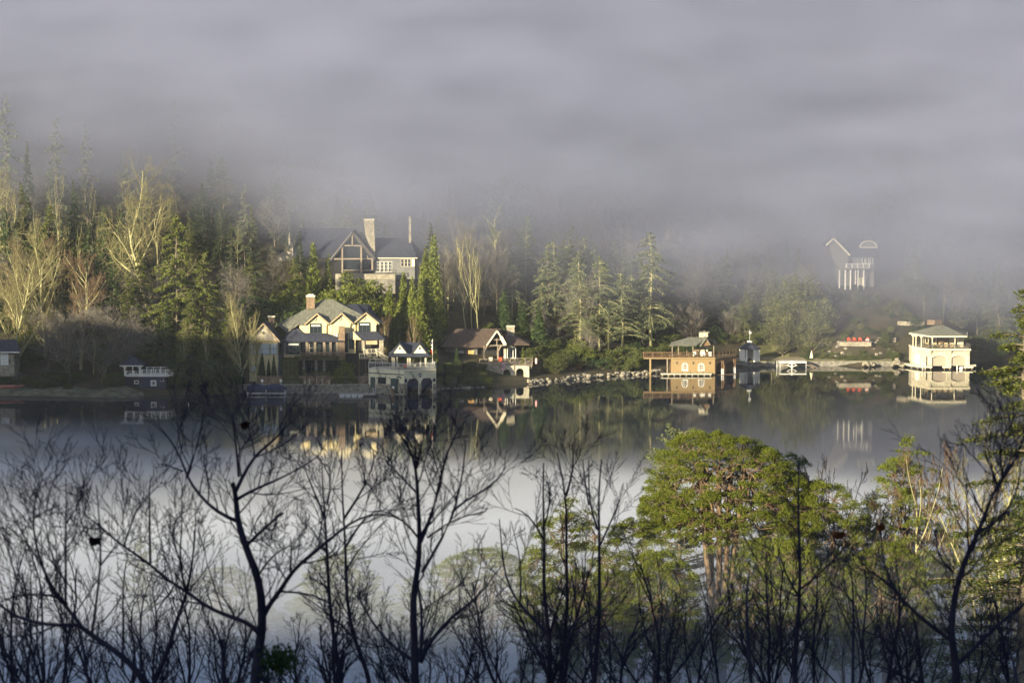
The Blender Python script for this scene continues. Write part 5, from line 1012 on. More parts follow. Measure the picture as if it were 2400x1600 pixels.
r = MB(); e = [Vector((s.P(1090, 0).x, -.8, zr)), Vector((s.P(1305, 0).x, -.8, zr)), Vector((s.P(1305, 0).x, 4.8, zr)), Vector((s.P(1090, 0).x, 4.8, zr))]; ap = Vector((s.P(1185, 0).x, 2, s.P(0, 1112).z))
for i in range(4): r.slab([e[i], e[(i+1) % 4], ap], .15)
rf = r.build('roof', M['roofd'], o); m = MB(); m.bar(e[0]-Vector((0, 0, .1)), e[1]-Vector((0, 0, .1)), .1, .22); m.build('fascia', M['white'], rf)

# ---- cottage at the left edge
s = Site(0, 550, 3.92, 'cottage', 'stone cottage with white window and dark roof at the left edge of the shore', 'cottage', 40, 1215, 604)
f_ = s.frame(-150, 0, 130, 0); f_.wall('wall', 'stone', -180, 1070, 130, 1300, -7, 0); window(f_, 4, 1090, 76, 1196, 3, 3, 'white', 'curtain', .18, .12)
r = MB(); a = s.P(-220, 1076, -.8); b_ = s.P(186, 1072, -.8); b_.z = a.z; c_ = s.P(150, 960, 5); d_ = s.P(-200, 960, 5); r.slab([a, b_, c_, d_], .25); q = s.P(186, 1072, 9); q.z = a.z; r.slab([b_, q, c_], .25); q2 = s.P(-220, 1072, 9); q2.z = a.z; r.slab([q, q2, d_, c_], .25); rf = r.build('roof', M['roofd'], s.o)
m = MB(); m.bar(a-Vector((0, 0, .1)), b_-Vector((0, 0, .1)), .12, .24); m.build('fascia', M['white'], rf); m = MB(); f_.box(m, 88, 1150, 98, 1180, 0, .2); m.build('wall_lamp', M['iron'], s.o)
for k, X in enumerate((10, 62, 125)):
    x_ = at(X/3.92, 598.5); t = thing('canoe', ['upturned faded red canoe at the left edge of the grass bank', 'middle upturned faded red canoe on the grass bank', 'upturned pinkish canoe nearest the bare shrub on the grass bank'][k], 'canoe', (x_, 598.5, gz(x_, 598.5)+.35), math.pi/2+.12*k)
    m = MB(); n = 12; m.tube([((i-n/2)*.42, 0, .06*abs(i-n/2)) for i in range(n+1)], [max(.03, .42*math.sin(math.pi*i/n)**.6) for i in range(n+1)], 8); hb = m.build('hull', M['kayak'], t, True); hb.rotation_euler = (0, 0, math.pi/2); m = MB(); m.bar((0, -2.2, .42), (0, 2.2, .42), .06); m.build('keel', M['cream2'], t)
def emptyat(name, label, cat, px, D, z=None, rz=0, group=None): x_ = at(px, D); return thing(name, label, cat, (x_, D, gz(x_, D) if z is None else z), rz, group)

# ---- waterfront of the cream house: boats on lifts, jetty, wall, posts, hedges
for k, px in enumerate((602, 646)):
    t = emptyat('covered_boat', ['boat under navy cover on its lift, left of the two, white dome on its mast', 'boat under navy cover on its lift, right of the two, next to the tall hedge'][k], 'boat', px, 597.5, 1.05)
    m = MB(); L = 2.3; n = 8; vs = []
    for i in range(n+1): f = i/n; w = 1.0*math.sin(math.pi*min(1, .12+f*.8))**.5; vs += [(-L+2*L*f, -w, .1), (-L+2*L*f, -w*.8, .5), (-L+2*L*f, 0, .75+.7*math.sin(math.pi*min(1, .1+f*.9))), (-L+2*L*f, w*.8, .5), (-L+2*L*f, w, .1)]
    fs = []
    for i in range(n):
        for j in range(4): fs.append((5*i+j, 5*i+j+1, 5*i+j+6, 5*i+j+5))
    fs += [(0, 1, 2, 3, 4), tuple(range(5*n, 5*n+5))]; m.add(vs, fs); m.build('cover', M['canvas'], t, True)
    m = MB(); m.extr([(-2.3, -.8, .1), (-1.9, -.7, -.5), (1.9, -.7, -.5), (2.4, -.6, .1)], (0, 1.5, 0)); m.build('hull', M['navy'], t)
    m = MB(); m.tube([(1.1, 0, 1.2), (1.1, 0, 1.9)], .07, 6); m.build('mast', M['metal'], t); m = MB(); m.tube([(1.1, 0, 1.8), (1.1, 0, 1.95), (1.1, 0, 2.3), (1.1, 0, 2.42)], [.22, .3, .28, .08], 10); m.build('dome', M['white'], t, True)
    lf = emptyat('boat_lift', ['pale framed boat lift under the left covered boat', 'pale framed boat lift under the right covered boat'][k], 'boat lift', px, 597.4, 0)
    m = MB(); m.bar((-2.3, -1.1, .42), (2.2, -1.1, .42), .12, .16); m.bar((-2.3, 1.1, .42), (2.2, 1.1, .42), .12, .16); m.build('beam', M['metal'], lf)
    for a in (-2.1, 2.05):
        for b_ in (-1.1, 1.1): m = MB(); m.box(a-.06, b_-.06+.13, -1, a+.06, b_+.06+.13, 1.3 if a > 0 else .6); m.build('post', M['metal'], lf)
t = emptyat('floating_jetty', 'low grey floating jetty with white floats left of the cream boathouse', 'jetty', 840, 594.5, .0)
m = MB(); m.box(-4.4, -.9, .35, 4.0, .9, .55); m.build('planking', M['terra'], t)
for i in range(4): m = MB(); m.box(-4.2+1.35*i, -.95, -.15, -3.15+1.35*i, .85, .35); m.build('float', M['metal'], t)
m = MB(); m.box(1.4, -.85, -.1, 3.9, .85, .345); m.build('float', M['iron'], t)
m = MB(); m.tube([(3.2, .3, .5), (3.25, .3, 1.9)], .05, 6); m.tube([(3.7, .3, .5), (3.75, .3, 1.9)], .05, 6); m.bar((3.2, .3, 1.0), (3.72, .3, 1.0), .05); m.build('ladder', M['metal'], t)
t = emptyat('rock_pillar', 'dark stone mooring pillar with white box beside the cream boathouse', 'pillar', 921, 595.5, -1); m = MB(); m.box(-.5, -.5, 0, .5, .5, 2.5); m.build('shaft', M['brick'], t); m = MB(); m.box(-.55, -.55, 2.5, .55, .55, 2.6); m.build('cap', M['stone'], t); m = MB(); m.box(-.25, -.25, 2.6, .25, .25, 3.1); m.build('box', M['white'], t)
def wall_run(name, label, pts, h, mt, th=.6, cap=None, z0=None):
    t = thing(name, label, 'wall', (pts[0][0], pts[0][1], 0)); m = MB(); c = MB(); o_ = Vector((pts[0][0], pts[0][1], 0))
    for (xa, ya), (xb, yb) in zip(pts, pts[1:]):
        d = Vector((xb-xa, yb-ya, 0)); nn = Vector((d.y, -d.x, 0)).normalized()
        if nn.y > 0: nn = -nn
        zb = -1.5 if z0 is None else z0; a = Vector((xa, ya, zb))-o_; b_ = Vector((xb, yb, zb))-o_; top = Vector((0, 0, h-zb))
        m.extr([a, b_, b_+top, a+top], nn*-th); c.extr([a+top+nn*.05, b_+top+nn*.05, b_+top-nn*(th+.05), a+top-nn*(th+.05)], (0, 0, .12))
    m.build('masonry', M[mt], t); c.build('coping', M[cap or mt], t); return t
wall_run('retaining_wall', 'dark stone retaining wall along the water below the cream house', [(at(555, 600), 600), (at(700, 600.5), 600.5), (at(775, 600), 600), (at(865, 600.5), 600.5)], 1.9, 'stoned', cap='stone')
wall_run('garden_wall', 'upper brownish garden wall between the hedges of the cream house', [(at(600, 604), 604), (at(862, 604), 604)], 3.4, 'brick', z0=.5)
for k, (X, hgt) in enumerate(((772, .9), (822, 1.25), (897, 1.25), (962, 1.25), (1038, .9))):
    px = 550+X/4.704; t = emptyat('garden_statue', ['small pale statue at the left end of the terrace row', 'pale statue with spread base, second in the terrace row', 'middle pale statue on the terrace below the house', 'slim tall pale statue, fourth in the terrace row', 'small pale statue at the right end of the terrace row'][k], 'statue', px, 601, 2.05)
    m = MB(); m.box(-.18, -.18, 0, .18, .18, .25); m.build('plinth', M['stone'], t); m = MB(); m.tube([(0, 0, .25), (0, 0, .5*hgt), (.03, 0, .75*hgt), (0, 0, .85*hgt), (0, 0, hgt)], [.16, .1, .15, .06, .09], 8); m.bar((-.2, 0, .6*hgt), (.22, 0, .72*hgt), .05); m.build('figure', M['stonel'], t)
def hedge(label, px, D, w, h, dep, ml='fir', z=None, seed=1):
    t = emptyat('hedge', label, 'hedge', px, D, z); rs = np.random.RandomState(seed); n = int(90*(w*h+w*dep+h*dep)); C = np.stack([rs.uniform(-w/2, w/2, n), rs.uniform(-dep/2, dep/2, n), rs.uniform(0, h, n)], 1)
    k = rs.randint(0, 4, n); C[k == 0, 1] = -dep/2; C[k == 1, 2] = h; C[k == 2, 0] = np.where(C[k == 2, 0] > 0, w/2, -w/2); C += rs.normal(size=C.shape)*.08
    mobj('foliage', quadmesh('foliage', rnd_quads(C, rs.uniform(.5, 1.2, n)*.3, rs, .6), M[ml]), t); m = MB(); m.box(-w/2+.25, -dep/2+.25, 0, w/2-.25, dep/2-.25, h-.3); m.build('stems', M['bark'], t)
for k, X in enumerate((545, 590, 640, 680)): hedge(['clipped tall hedge block at the left of the group of four', 'clipped tall hedge block, second of the four', 'clipped tall hedge block, third of the four', 'clipped tall hedge block nearest the porch'][k], 550+X/4.704, 604.3, .98, 5.4, 1.3, 'hemlock', 2.1, k)
hedge('low clipped hedge under the porch of the cream house', 550+910/4.704, 605.5, 6.4, .9, 1, 'shrub', 3.5, 11); hedge('low dark hedge along the wall left of the statues', 550+630/4.704, 602, 4.6, 1.1, 1, 'fir', 1.9, 12); hedge('low dark hedge along the wall right of the statues', 550+1200/4.704, 602, 5.4, 1.1, 1, 'fir', 1.9, 13)
hedge('ivy covered planting hanging below the porch deck', 550+900/4.704, 609.3, 9.5, .8, .7, 'shrub', 6.7, 14)
put('dspi', 550+300/4.704, 605, 823, 'tall dark cypress before the left gable of the cream house', .9); put('dspi', 550+372/4.704, 605, 838, 'middle dark cypress before the left gable', .8); put('dspi', 550+432/4.704, 605, 828, 'right dark cypress beside the clipped hedge blocks', .8); put('dspi', 550+262/4.704, 606, 848, 'left dark cypress before the left gable', .8)
put('evb', 550+1208/4.704, 603.5, 842, 'round bluish green tree in shade between porch and staircase', .62)
put('dspi', 1000+405/5.807, 630, 812, 'dark cone shrub in front of the cottage wall', 1.2); put('bush0', 1000+465/5.807, 627, 846, 'pale green shrub under the cottage window', .9)
put('cone', 1000+1305/5.807, 628, 813, 'bright green cone topiary on the cottage terrace', .8, base=gz(at(1225, 628), 628)); put('bush1', 1055, 622, 852, 'grey brown shrub on the bank under the cottage', 1.6); put('bush2', 1080, 619, 868, 'low twiggy shrub on the bank left of the stone arches', 1.6); put('dkb', 1025, 618, 850, 'dark shrub between cream boathouse and cottage', 1.5)
put('bush1', 1040, 612, 880, 'low grey shrub at the water left of the stone arches', 1.8); put('bush0', 1270, 632, 868, 'grey brown shrub on the bank right of the stone arches', 1.6)
put('dkb', 455, 601, 838, 'large dark shrub mass right of the dark blue boathouse', 1.5); put('dkb', 500, 601, 842, 'large dark shrub mass left of the cream house', 1.4); put('bush2', 130, 600, 868, 'olive shrub on the grass bank', 1.2)
put('dkb', 535, 600.5, 878, 'low dark shrub at the water left of the covered boats', 1.5); put('gry0', 40, 600, 872, 'tiny bare tree beside the red canoes', 1.2); put('bush0', 270, 600, 872, 'low brown shrub left of the blue boathouse', 1.6)

# ---- mooring buoy, white raft, umbrella, red chairs, right bank walls
t = thing('mooring_buoy', 'slim white mooring post standing in the still water', 'buoy', (W(442, 953, Dw(953)).x, Dw(953), -.3)); m = MB(); m.tube([(0, 0, 0), (0, 0, 1.1)], .11, 8); m.build('shaft', M['white'], t); m = MB(); m.tube([(0, 0, 1.1), (0, 0, 1.25)], [.13, .06], 8); m.build('cap', M['metal'], t)
s = Site(1780, 700, 3.79, 'swim_raft', 'white framed raft with a stepped gangway on the right shore', 'dock', 280, 655, 658); zc = -s.root.z
m = MB(); a = s.P(180, 620, -1.2).x; b_ = s.P(418, 620, -1.2).x; m.box(a, -1.2, zc+1.3, b_, 2.2, zc+1.6); m.build('deck', M['white'], s.o)
m = MB(); x0 = s.P(283, 640, 0).x; m.bar((x0, -1, zc-.5), (x0, -1, zc+1.8), .3)
for sg in (-1, 1): m.bar((x0, -1.0, zc+.2), (x0+1.2*sg, -1.0, zc+.75), .14); m.bar((x0+1.2*sg, -1.0, zc+.7), (x0, -1, zc+1.35), .12)
m.build('brace', M['white'], s.o)
for x_ in (a+.1, b_-.1, s.P(150, 620, 0).x): m = MB(); m.bar((x_, -1, zc-.8), (x_, -1, zc+(1.9 if x_ < a else 1.3)), .14); m.build('post', M['metal'], s.o)
m = MB(); g0 = Vector((b_, 0, zc+1.45)); g1 = s.P(515, 625, -2); m.bar(s.P(425, 570, 1), s.P(515, 612, -1.5), .12); m.bar(s.P(425, 590, 1), s.P(512, 628, -1.5), .12)
for i in range(6): q = s.P(430+15*i, 586+7*i, 1-.4*i); m.box(q.x-.3, q.y-.2, q.z-.08, q.x+.3, q.y+1, q.z)
m.build('gangway', M['timber'], s.o)
p = W(1902, 838, 664); t = thing('closed_umbrella', 'closed white sun umbrella behind the white raft', 'umbrella', (p.x, 664, gz(p.x, 664))); z0 = gz(p.x, 664); zt_ = W(1902, 821, 664).z-z0
m = MB(); m.tube([(0, 0, 0), (0, 0, zt_)], .04, 6); m.build('pole', M['timber'], t); m = MB(); m.tube([(0, 0, zt_-1.9), (0, 0, zt_-1.5), (0, 0, zt_-.1), (0, 0, zt_)], [.46, .42, .08, .03], 10); m.build('canopy', M['cream2'], t)
zch = W(1780+795/3.79, 700+380/3.79, 666).z
def adirondack(px, D, z, label, rz):
    t = thing('garden_chair', label, 'chair', (at(px, D), D, z), rz, 'red chairs on the stone terrace'); mm = M['red']
    m = MB(); m.extr([(-.42, -.45, .48), (.42, -.45, .48), (.42, .35, .3), (-.42, .35, .3)], (0, 0, .07)); m.build('seat', mm, t)
    m = MB()
    for i in range(5): x_ = -.36+.18*i; hh_ = 1.25-.18*abs(i-2)**1.5*.5; m.extr([(x_-.08, .3, .3), (x_+.08, .3, .3), (x_+.08, .62, hh_), (x_-.08, .62, hh_)], (0, .05, 0))
    m.build('backrest', mm, t)
    for sg in (-.52, .4): m = MB(); m.box(sg, -.5, .62, sg+.14, .45, .68); m.build('armrest', mm, t); m = MB(); m.box(sg+.03, -.48, 0, sg+.11, -.38, .62); m.build('leg', mm, t); m = MB(); m.box(sg+.03, .3, 0, sg+.11, .4, .62); m.build('leg', mm, t)
    return t
for k, X in enumerate((796, 844, 894, 957)):
    t = adirondack(1780+X/3.79, 666, zch, ['leftmost red slatted chair of the row above the stone wall', 'second red slatted chair from the left above the stone wall', 'third red slatted chair from the left above the stone wall', 'rightmost red slatted chair, set apart with a white cloth on it'][k], [.2, .1, 0, -.35][k])
    t.scale = (.8, .8, .85)
t = thing('folded_cloth', 'white cloth draped on the rightmost red chair', 'cloth', (at(1780+957/3.79, 665.6), 665.5, zch+.55)); m = MB(); m.box(-.4, -.3, 0, .4, .0, .06); m.box(-.4, -.36, -.22, .4, -.3, .06); m.build('fabric', M['white'], t)
wall_run('terrace_wall', 'low rough stone wall carrying the row of red chairs', [(at(1968, 665), 665), (at(2042, 665), 665)], zch-.12, 'stone', 2.2, z0=zch-1.1)
zw = W(2150, 752, 673).z; wall_run('terrace_wall', 'yellowish curved boulder wall high on the right bank, left part', [(at(2103, 674.5), 674.5), (at(2125, 673), 673), (at(2145, 673), 673), (at(2166, 673.5), 673.5)], zw-.3, 'stone', z0=zw-1.2)
wall_run('terrace_wall', 'orange tinted boulder wall high on the right bank, right part', [(at(2172, 673.5), 673.5), (at(2190, 673), 673), (at(2207, 674.5), 674.5)], zw+.1, 'brick', z0=zw-1.0)
wall_run('terrace_wall', 'low broken stone edging between the red chairs and the yellow wall', [(at(2040, 670), 670), (at(2100, 669), 669)], gz(at(2070, 669), 669)+.5, 'stone', z0=gz(at(2070, 669), 669)-.6)
wall_run('retaining_wall', 'dark lakeside wall below the lawn between gazebo and boathouse', [(at(1726, 659.6), 659.6), (at(1790, 661), 661), (at(1925, 662), 662), (at(2030, 662), 662), (at(2098, 661.5), 661.5)], 1.25, 'stoned', .8, 'grass')
m = MB(); pts = [(1722, 660.4), (1790, 661.8), (1925, 662.8), (2030, 662.8), (2092, 662.3)]
for (pa, da), (pb, db) in zip(pts, pts[1:]): m.add([(at(pa, da), da, 1.38), (at(pb, db), db, 1.38), (at(pb, db), db+4, 1.9), (at(pa, da), da+4, 1.9)], [(0, 1, 2, 3)])
struct(m.build('shore_path', M['sand']))
def drape(name, px0, px1, Da, Db, mt, nx_=40, ny_=10, dz=.06):
    V = []; rs = np.random.RandomState(3)
    for i in range(nx_+1):
        for j in range(ny_+1):
            px = px0+(px1-px0)*i/nx_; da = Da(px); D = da+(Db(px)-da)*j/ny_; e_ = min(i, nx_-i, 4)/4; D = da+(D-da)*(.35+.65*e_); x_ = at(px, D); V.append((x_, D, gz(x_, D)+dz))
    Fq = [(i*(ny_+1)+j, (i+1)*(ny_+1)+j, (i+1)*(ny_+1)+j+1, i*(ny_+1)+j+1) for i in range(nx_) for j in range(ny_)]
    struct(mobj(name, mesh_np(name, V, Fq, M[mt], True)))
ysh = lambda px: float(np.interp(at(px, 600), SX, SY)); drape('grass_bank', -40, 335, lambda px: ysh(px)+.3, lambda px: ysh(px)+7+2*math.sin(px*.05), 'drygrass')
drape('lawn', 1735, 1850, lambda px: 665.0, lambda px: 690+4*math.sin(px*.04), 'grass', dz=.1)
# rocks along the shore
rk = []
for v in range(4):
    rs = np.random.RandomState(90+v); import bmesh; bm = bmesh.new(); bmesh.ops.create_icosphere(bm, subdivisions=2, radius=.5)
    for q in bm.verts: q.co = q.co*rs.uniform(.8, 1.15); q.co.z *= .7
    me = bpy.data.meshes.new('rock'); bm.to_mesh(me); bm.free(); me.materials.append(M['stone' if v % 2 else 'rock']); rk.append(me)
for i in range(210):
    px = R_.uniform(1235, 1560); x_ = at(px, 640); yy = float(np.interp(x_, SX, SY)); o_ = mobj('rock', R_.choice(rk)); o_.location = (x_, yy+R_.uniform(-1.0, 2.2), R_.uniform(-.1, .75)); sc_ = R_.uniform(.28, .75)*R_.uniform(.8, 1.6); o_.scale = (sc_*1.3, sc_, sc_); o_.rotation_euler = (R_.uniform(0, 1), 0, R_.uniform(0, 6)); tag(o_, 'pale boulder in the stony shore edge right of the cottage', 'rock', 'boulders along the stony shore')
for i in range(60):
    px = R_.uniform(1925, 2100); D = R_.uniform(663.2, 669); x_ = at(px, D); o_ = mobj('rock', R_.choice(rk)); o_.location = (x_, D, gz(x_, D)+.05); sc_ = R_.uniform(.4, 1.1); o_.scale = (sc_*1.2, sc_, sc_); o_.rotation_euler = (0, 0, R_.uniform(0, 6)); tag(o_, 'boulder set among the shrubs of the steep bank under the red chairs', 'rock', 'boulders on the steep right bank')
for i in range(46):
    px = R_.choice([R_.uniform(2022, 2050), R_.uniform(2090, 2118)]); D = R_.uniform(658.5, 662); x_ = at(px, D); o_ = mobj('rock', rk[1+2*(i % 2)]); o_.location = (x_, D, R_.uniform(0, 1.9)*(1-abs(px-(2036 if px < 2060 else 2104))/16)+.1); sc_ = R_.uniform(.6, 1.3); o_.scale = (sc_, sc_, sc_); tag(o_, 'pale boulder in a heap at the lakeside wall left of the stone boathouse', 'rock', 'heaped boulders by the stone boathouse')
for i in range(60):
    px = R_.choice([R_.uniform(560, 760), R_.uniform(780, 900), R_.uniform(985, 1150)]); x_ = at(px, 605); yy = float(np.interp(x_, SX, SY)); o_ = mobj('rock', R_.choice(rk)); o_.location = (x_, yy+R_.uniform(-1.2, -.2) if px > 950 else 599.2+R_.uniform(-.5, .3), .1); sc_ = R_.uniform(.4, 1.0); o_.scale = (sc_*1.3, sc_, sc_*.8); tag(o_, 'grey rock at the waterline under the houses', 'rock', 'rocks at the waterline under the houses')
# ---------------------------------------------------------------- pines on the near shore
NP = dict(big=(30, bigpine(101, 30, 6.6, 900, trunks=5, low=.735)), med0=(24, bigpine(102, 24, 3.5, 280, low=.62)), med1=(24, bigpine(103, 24, 2.7, 190, low=.56, lean=.4)),
 med2=(24, bigpine(104, 24, 4.0, 340, trunks=2, low=.62)), dk=(24, bigpine(105, 24, 2.9, 190, low=.55, ml='fir')),  # dk: shade on these pines put into darker needles
 wp=(30, conifer(106, 30, 6.0, 'bark', 'wpine', 110, 210, .27, .3, -.15, .35, .38, -.4)), edge=(34, conifer(107, 34, 5.5, 'bark', 'hemlock', 150, 330, .2, .2, .25, .3, .6, .2)),
 syc=(26, bare(108, 26, .34, (9, 6, 5, 4), .8, .4, 'barkp', 'twigp', .35, .42, wander=.1)), syc1=(22, bare(109, 22, .2, (11, 6, 5, 4), .65, .5, 'barkp', 'twigr', .35, .36)), rb=(18, bare(110, 18, .16, (12, 6, 5, 4), .7, .5, 'bark', 'twigr', .35, .4)))
def nearp(k, px, D, top, label, wf=1.0, group=None, rz=None):
    PR[k] = NP[k]; NAMES[k[:3]] = {'big': 'pine_tree', 'med': 'pine_tree', 'dk': 'pine_tree', 'wp': 'pine_tree', 'edg': 'evergreen_tree', 'syc': 'bare_tree', 'rb': 'bare_tree'}[k[:3]]
    return put(k, px, D, top, label, wf, group, rz=rz)
nearp('big', 1692, 236, 1030, 'largest bright green pine with domed crown and forking orange limbs', 1.05, rz=.5)
nearp('wp', 1590, 246, 1006, 'feathery bluish white pine peeping out behind the domed pine', 1.0); nearp('dk', 1800, 252, 1062, 'dark shaded pine just right of the dome, left of two', 1.2); nearp('dk', 1873, 256, 1080, 'dark shaded pine with spiky top right of the dome', 1.15)
nearp('med0', 1350, 228, 1205, 'bright pine at the left end of the near group', 1.35); nearp('med1', 1478, 232, 1210, 'slim bright pine between the leftmost one and the dome', 1.4); nearp('med2', 1932, 234, 1128, 'green pine right of the dome under the dark pines', .95)
nearp('med0', 2130, 240, 1070, 'separate rounded pine near the right side in front of the lake', 1.0, rz=2); nearp('med1', 2035, 238, 1210, 'small pine between the two right hand pines', 1.0)
for i, (px, D, top, k) in enumerate([(1290, 222, 1350, 'med1'), (1405, 220, 1330, 'med0'), (1540, 222, 1290, 'med2'), (1620, 226, 1350, 'med1'), (1770, 222, 1330, 'med0'), (1850, 224, 1260, 'med2'), (1985, 226, 1330, 'med0'), (2095, 224, 1270, 'med2'), (2170, 226, 1330, 'med1')]):
    nearp(k, px, D, top, 'hazy green pine filling the lower part of the near shore group', .95, 'lower pines of the near shore group')
nearp('med2', 522, 282, 1328, 'small rounded misty pine standing alone left of the big forked branches', 1.5); nearp('wp', 325, 276, 1262, 'slim yellowish misty pine behind the left branches', .8)
nearp('med0', 787, 278, 1298, 'misty pale green pine behind the middle branches', 1.7); nearp('med2', 1140, 262, 1284, 'misty green pine left of the bright group, with ragged right side', 1.6); nearp('med1', 1060, 268, 1330, 'misty pine overlapping the ragged one on its left', 1.6); nearp('dk', 40, 280, 1408, 'grey misty pine in the lower left corner', 1.4)
for i, (px, D, top) in enumerate([(130, 284, 1440), (220, 282, 1455), (620, 280, 1420), (700, 284, 1400), (880, 278, 1400), (960, 274, 1380), (460, 282, 1440), (1000, 268, 1440), (860, 264, 1470), (560, 268, 1490)]):
    nearp(R_.choice(['med0', 'med2', 'dk']), px, D, top, 'pale misty tree top low on the near shore', 1.5, 'misty tree tops of the near shore')
nearp('syc1', 2205, 238, 1046, 'slim pale bare tree with a few rusty leaves right of the separate pine', .8); nearp('syc', 2332, 222, 1072, 'pale mottled bare tree with thick crooked trunk near the right edge', .8); nearp('rb', 2085, 246, 1092, 'thin reddish bare tree left of the separate pine', .8); nearp('rb', 1940, 250, 1100, 'thin grey red bare tree above the dark pine', .7); nearp('rb', 2265, 236, 1080, 'reddish twiggy tree between the two pale trunks', 1.0); nearp('rb', 2020, 240, 1150, 'twiggy bare tree between the right hand pines', .9)
nearp('edge', 2412, 205, 668, 'tall dark green conifer cut off by the right edge', 1.3, rz=1); nearp('syc', 2400, 232, 985, 'pale yellow bare tree under the conifer at the right edge', .7); nearp('dk', 2405, 226, 1180, 'dark evergreen at the lower right edge', .9)

# ---------------------------------------------------------------- dark bare trees right in front of the viewpoint
Z7 = (0, 950, 2.4125); Z8 = (700, 950, 2.4125); Z6 = (1700, 1000, 2.613)
def fgtree(label, D, zoom, limbs, seed, dens=3.3, clumps=(), drift=2.2, tw=1.0, group=None):
    rs = np.random.RandomState(seed); ox, oy, sc = zoom; segs = []; tws = []; base = None
    for li, (pts, w0, w1) in enumerate(limbs):
        P = np.array([(ox+x/sc, oy+y/sc) for x, y in pts]); n = len(P); a = rs.uniform(-drift, drift)*(li > 0); b_ = rs.uniform(-.5, .5)
        out = [np.array(W(P[i, 0], P[i, 1], D+a*(i/(n-1))+b_*math.sin(i)*(i > 0)*.5)) for i in range(n)]
        # subdivide with a slight wander
        Q = []
        for i in range(n-1):
            L = np.linalg.norm(out[i+1]-out[i]); k = max(2, int(L/.28))
            for j in range(k): f = j/k; Q.append(out[i]*(1-f)+out[i+1]*f+rs.normal(size=3)*.012*(j > 0))
        Q.append(out[-1]); Q = np.array(Q)
        for _ in range(2): Q[1:-1] = Q[1:-1]*.5+(Q[:-2]+Q[2:])*.25
        mpx = D/F; R = np.maximum(np.linspace(w0*.8, w1*.75, len(Q))*mpx/2, .008)
        if li == 0:
            g_ = gz(Q[0][0], D); K = np.array([[Q[0][0]+.3*(1-f), D, g_-.5+(Q[0][2]-g_+.5)*f] for f in np.linspace(0, .97, 6)]); base = (Q[0][0]+.3, D, g_)
            Q = np.concatenate([K, Q]); R = np.concatenate([np.linspace(R[0]*1.5, R[0], 6), R])
            st = 6
        else: st = 0
        segs.append((Q, R)); m = len(Q); seglen = np.linalg.norm(np.diff(Q[st:], axis=0), axis=1).sum(); nt = int(seglen*dens)
        for k in range(nt):
            f = (k+rs.uniform())/nt; f = .12+.88*f; i = st+min(int(f*(m-1-st)), m-2-st); d = Q[i+1]-Q[i]; d /= np.linalg.norm(d)
            sd = rs.choice([-1, 1]); side = np.array([sd*abs(d[2])+.15*rs.normal(), rs.normal()*.45, -sd*d[0]*.6]); side /= np.linalg.norm(side)+1e-9; an = rs.uniform(.5, .95)
            nd = d*math.cos(an)+side*math.sin(an)+np.array([0, 0, .25]); L = rs.uniform(.35, 1.6)*(1.15-.55*f)*tw
            grow(rs, Q[i], nd, L, min(R[i]*.5, .014), 0, tws, (5, 4) if L > .7 else (4,), .62, .32, .14, .52, .0042, .15, 5)
    o = thing('bare_tree', label, 'tree', base, 0, group); b0 = np.array(base)
    V, Fa = tubes_np([(Q-b0, R) for Q, R in segs], 8); mobj('trunk', mesh_np('trunk', V, Fa, M['barkd'], True), o)
    V, Fa = tubes_np([(Q-b0, R) for l, Q, R in tws], 4); mobj('crown', mesh_np('twigs', V, Fa, M['barkd'], True), o)
    for (x, y, r, mt) in clumps:
        c = np.array(W(ox+x/sc, oy+y/sc, D))-b0; n = int(26+r*2); C = c+np.clip(rs.normal(size=(n, 3)), -1.6, 1.6)*np.array([1.3, 1, .8])*r/sc*D/F*.4; mobj('leaf_clump', quadmesh('leaf_clump', rnd_quads(C, rs.uniform(.07, .16, n), rs, .45), M[mt]), o)
    return o
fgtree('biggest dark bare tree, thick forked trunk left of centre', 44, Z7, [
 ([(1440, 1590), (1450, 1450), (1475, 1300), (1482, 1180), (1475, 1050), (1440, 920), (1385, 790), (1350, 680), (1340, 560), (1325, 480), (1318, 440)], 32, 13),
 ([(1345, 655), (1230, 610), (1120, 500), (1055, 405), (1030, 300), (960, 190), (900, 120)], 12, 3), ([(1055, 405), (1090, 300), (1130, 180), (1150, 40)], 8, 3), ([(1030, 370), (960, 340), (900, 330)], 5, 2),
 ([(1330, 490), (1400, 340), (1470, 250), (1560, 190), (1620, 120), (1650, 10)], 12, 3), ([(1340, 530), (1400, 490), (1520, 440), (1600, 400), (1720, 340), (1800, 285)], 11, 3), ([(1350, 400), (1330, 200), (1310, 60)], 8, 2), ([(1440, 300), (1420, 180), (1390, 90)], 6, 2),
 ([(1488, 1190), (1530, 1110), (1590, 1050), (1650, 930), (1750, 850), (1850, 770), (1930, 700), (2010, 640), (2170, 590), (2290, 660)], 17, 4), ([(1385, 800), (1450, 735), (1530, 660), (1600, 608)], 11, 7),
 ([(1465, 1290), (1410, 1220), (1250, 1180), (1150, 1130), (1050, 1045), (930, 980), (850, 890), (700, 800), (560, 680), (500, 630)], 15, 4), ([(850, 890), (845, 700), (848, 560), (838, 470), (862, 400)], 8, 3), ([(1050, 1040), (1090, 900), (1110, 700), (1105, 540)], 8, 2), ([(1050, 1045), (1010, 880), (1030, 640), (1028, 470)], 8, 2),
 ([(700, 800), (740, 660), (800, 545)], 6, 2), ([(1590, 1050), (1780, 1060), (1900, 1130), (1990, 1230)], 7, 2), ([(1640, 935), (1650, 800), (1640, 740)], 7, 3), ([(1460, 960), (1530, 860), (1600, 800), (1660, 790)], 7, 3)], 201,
 clumps=((1388, 110, 20, 'deadd'),))
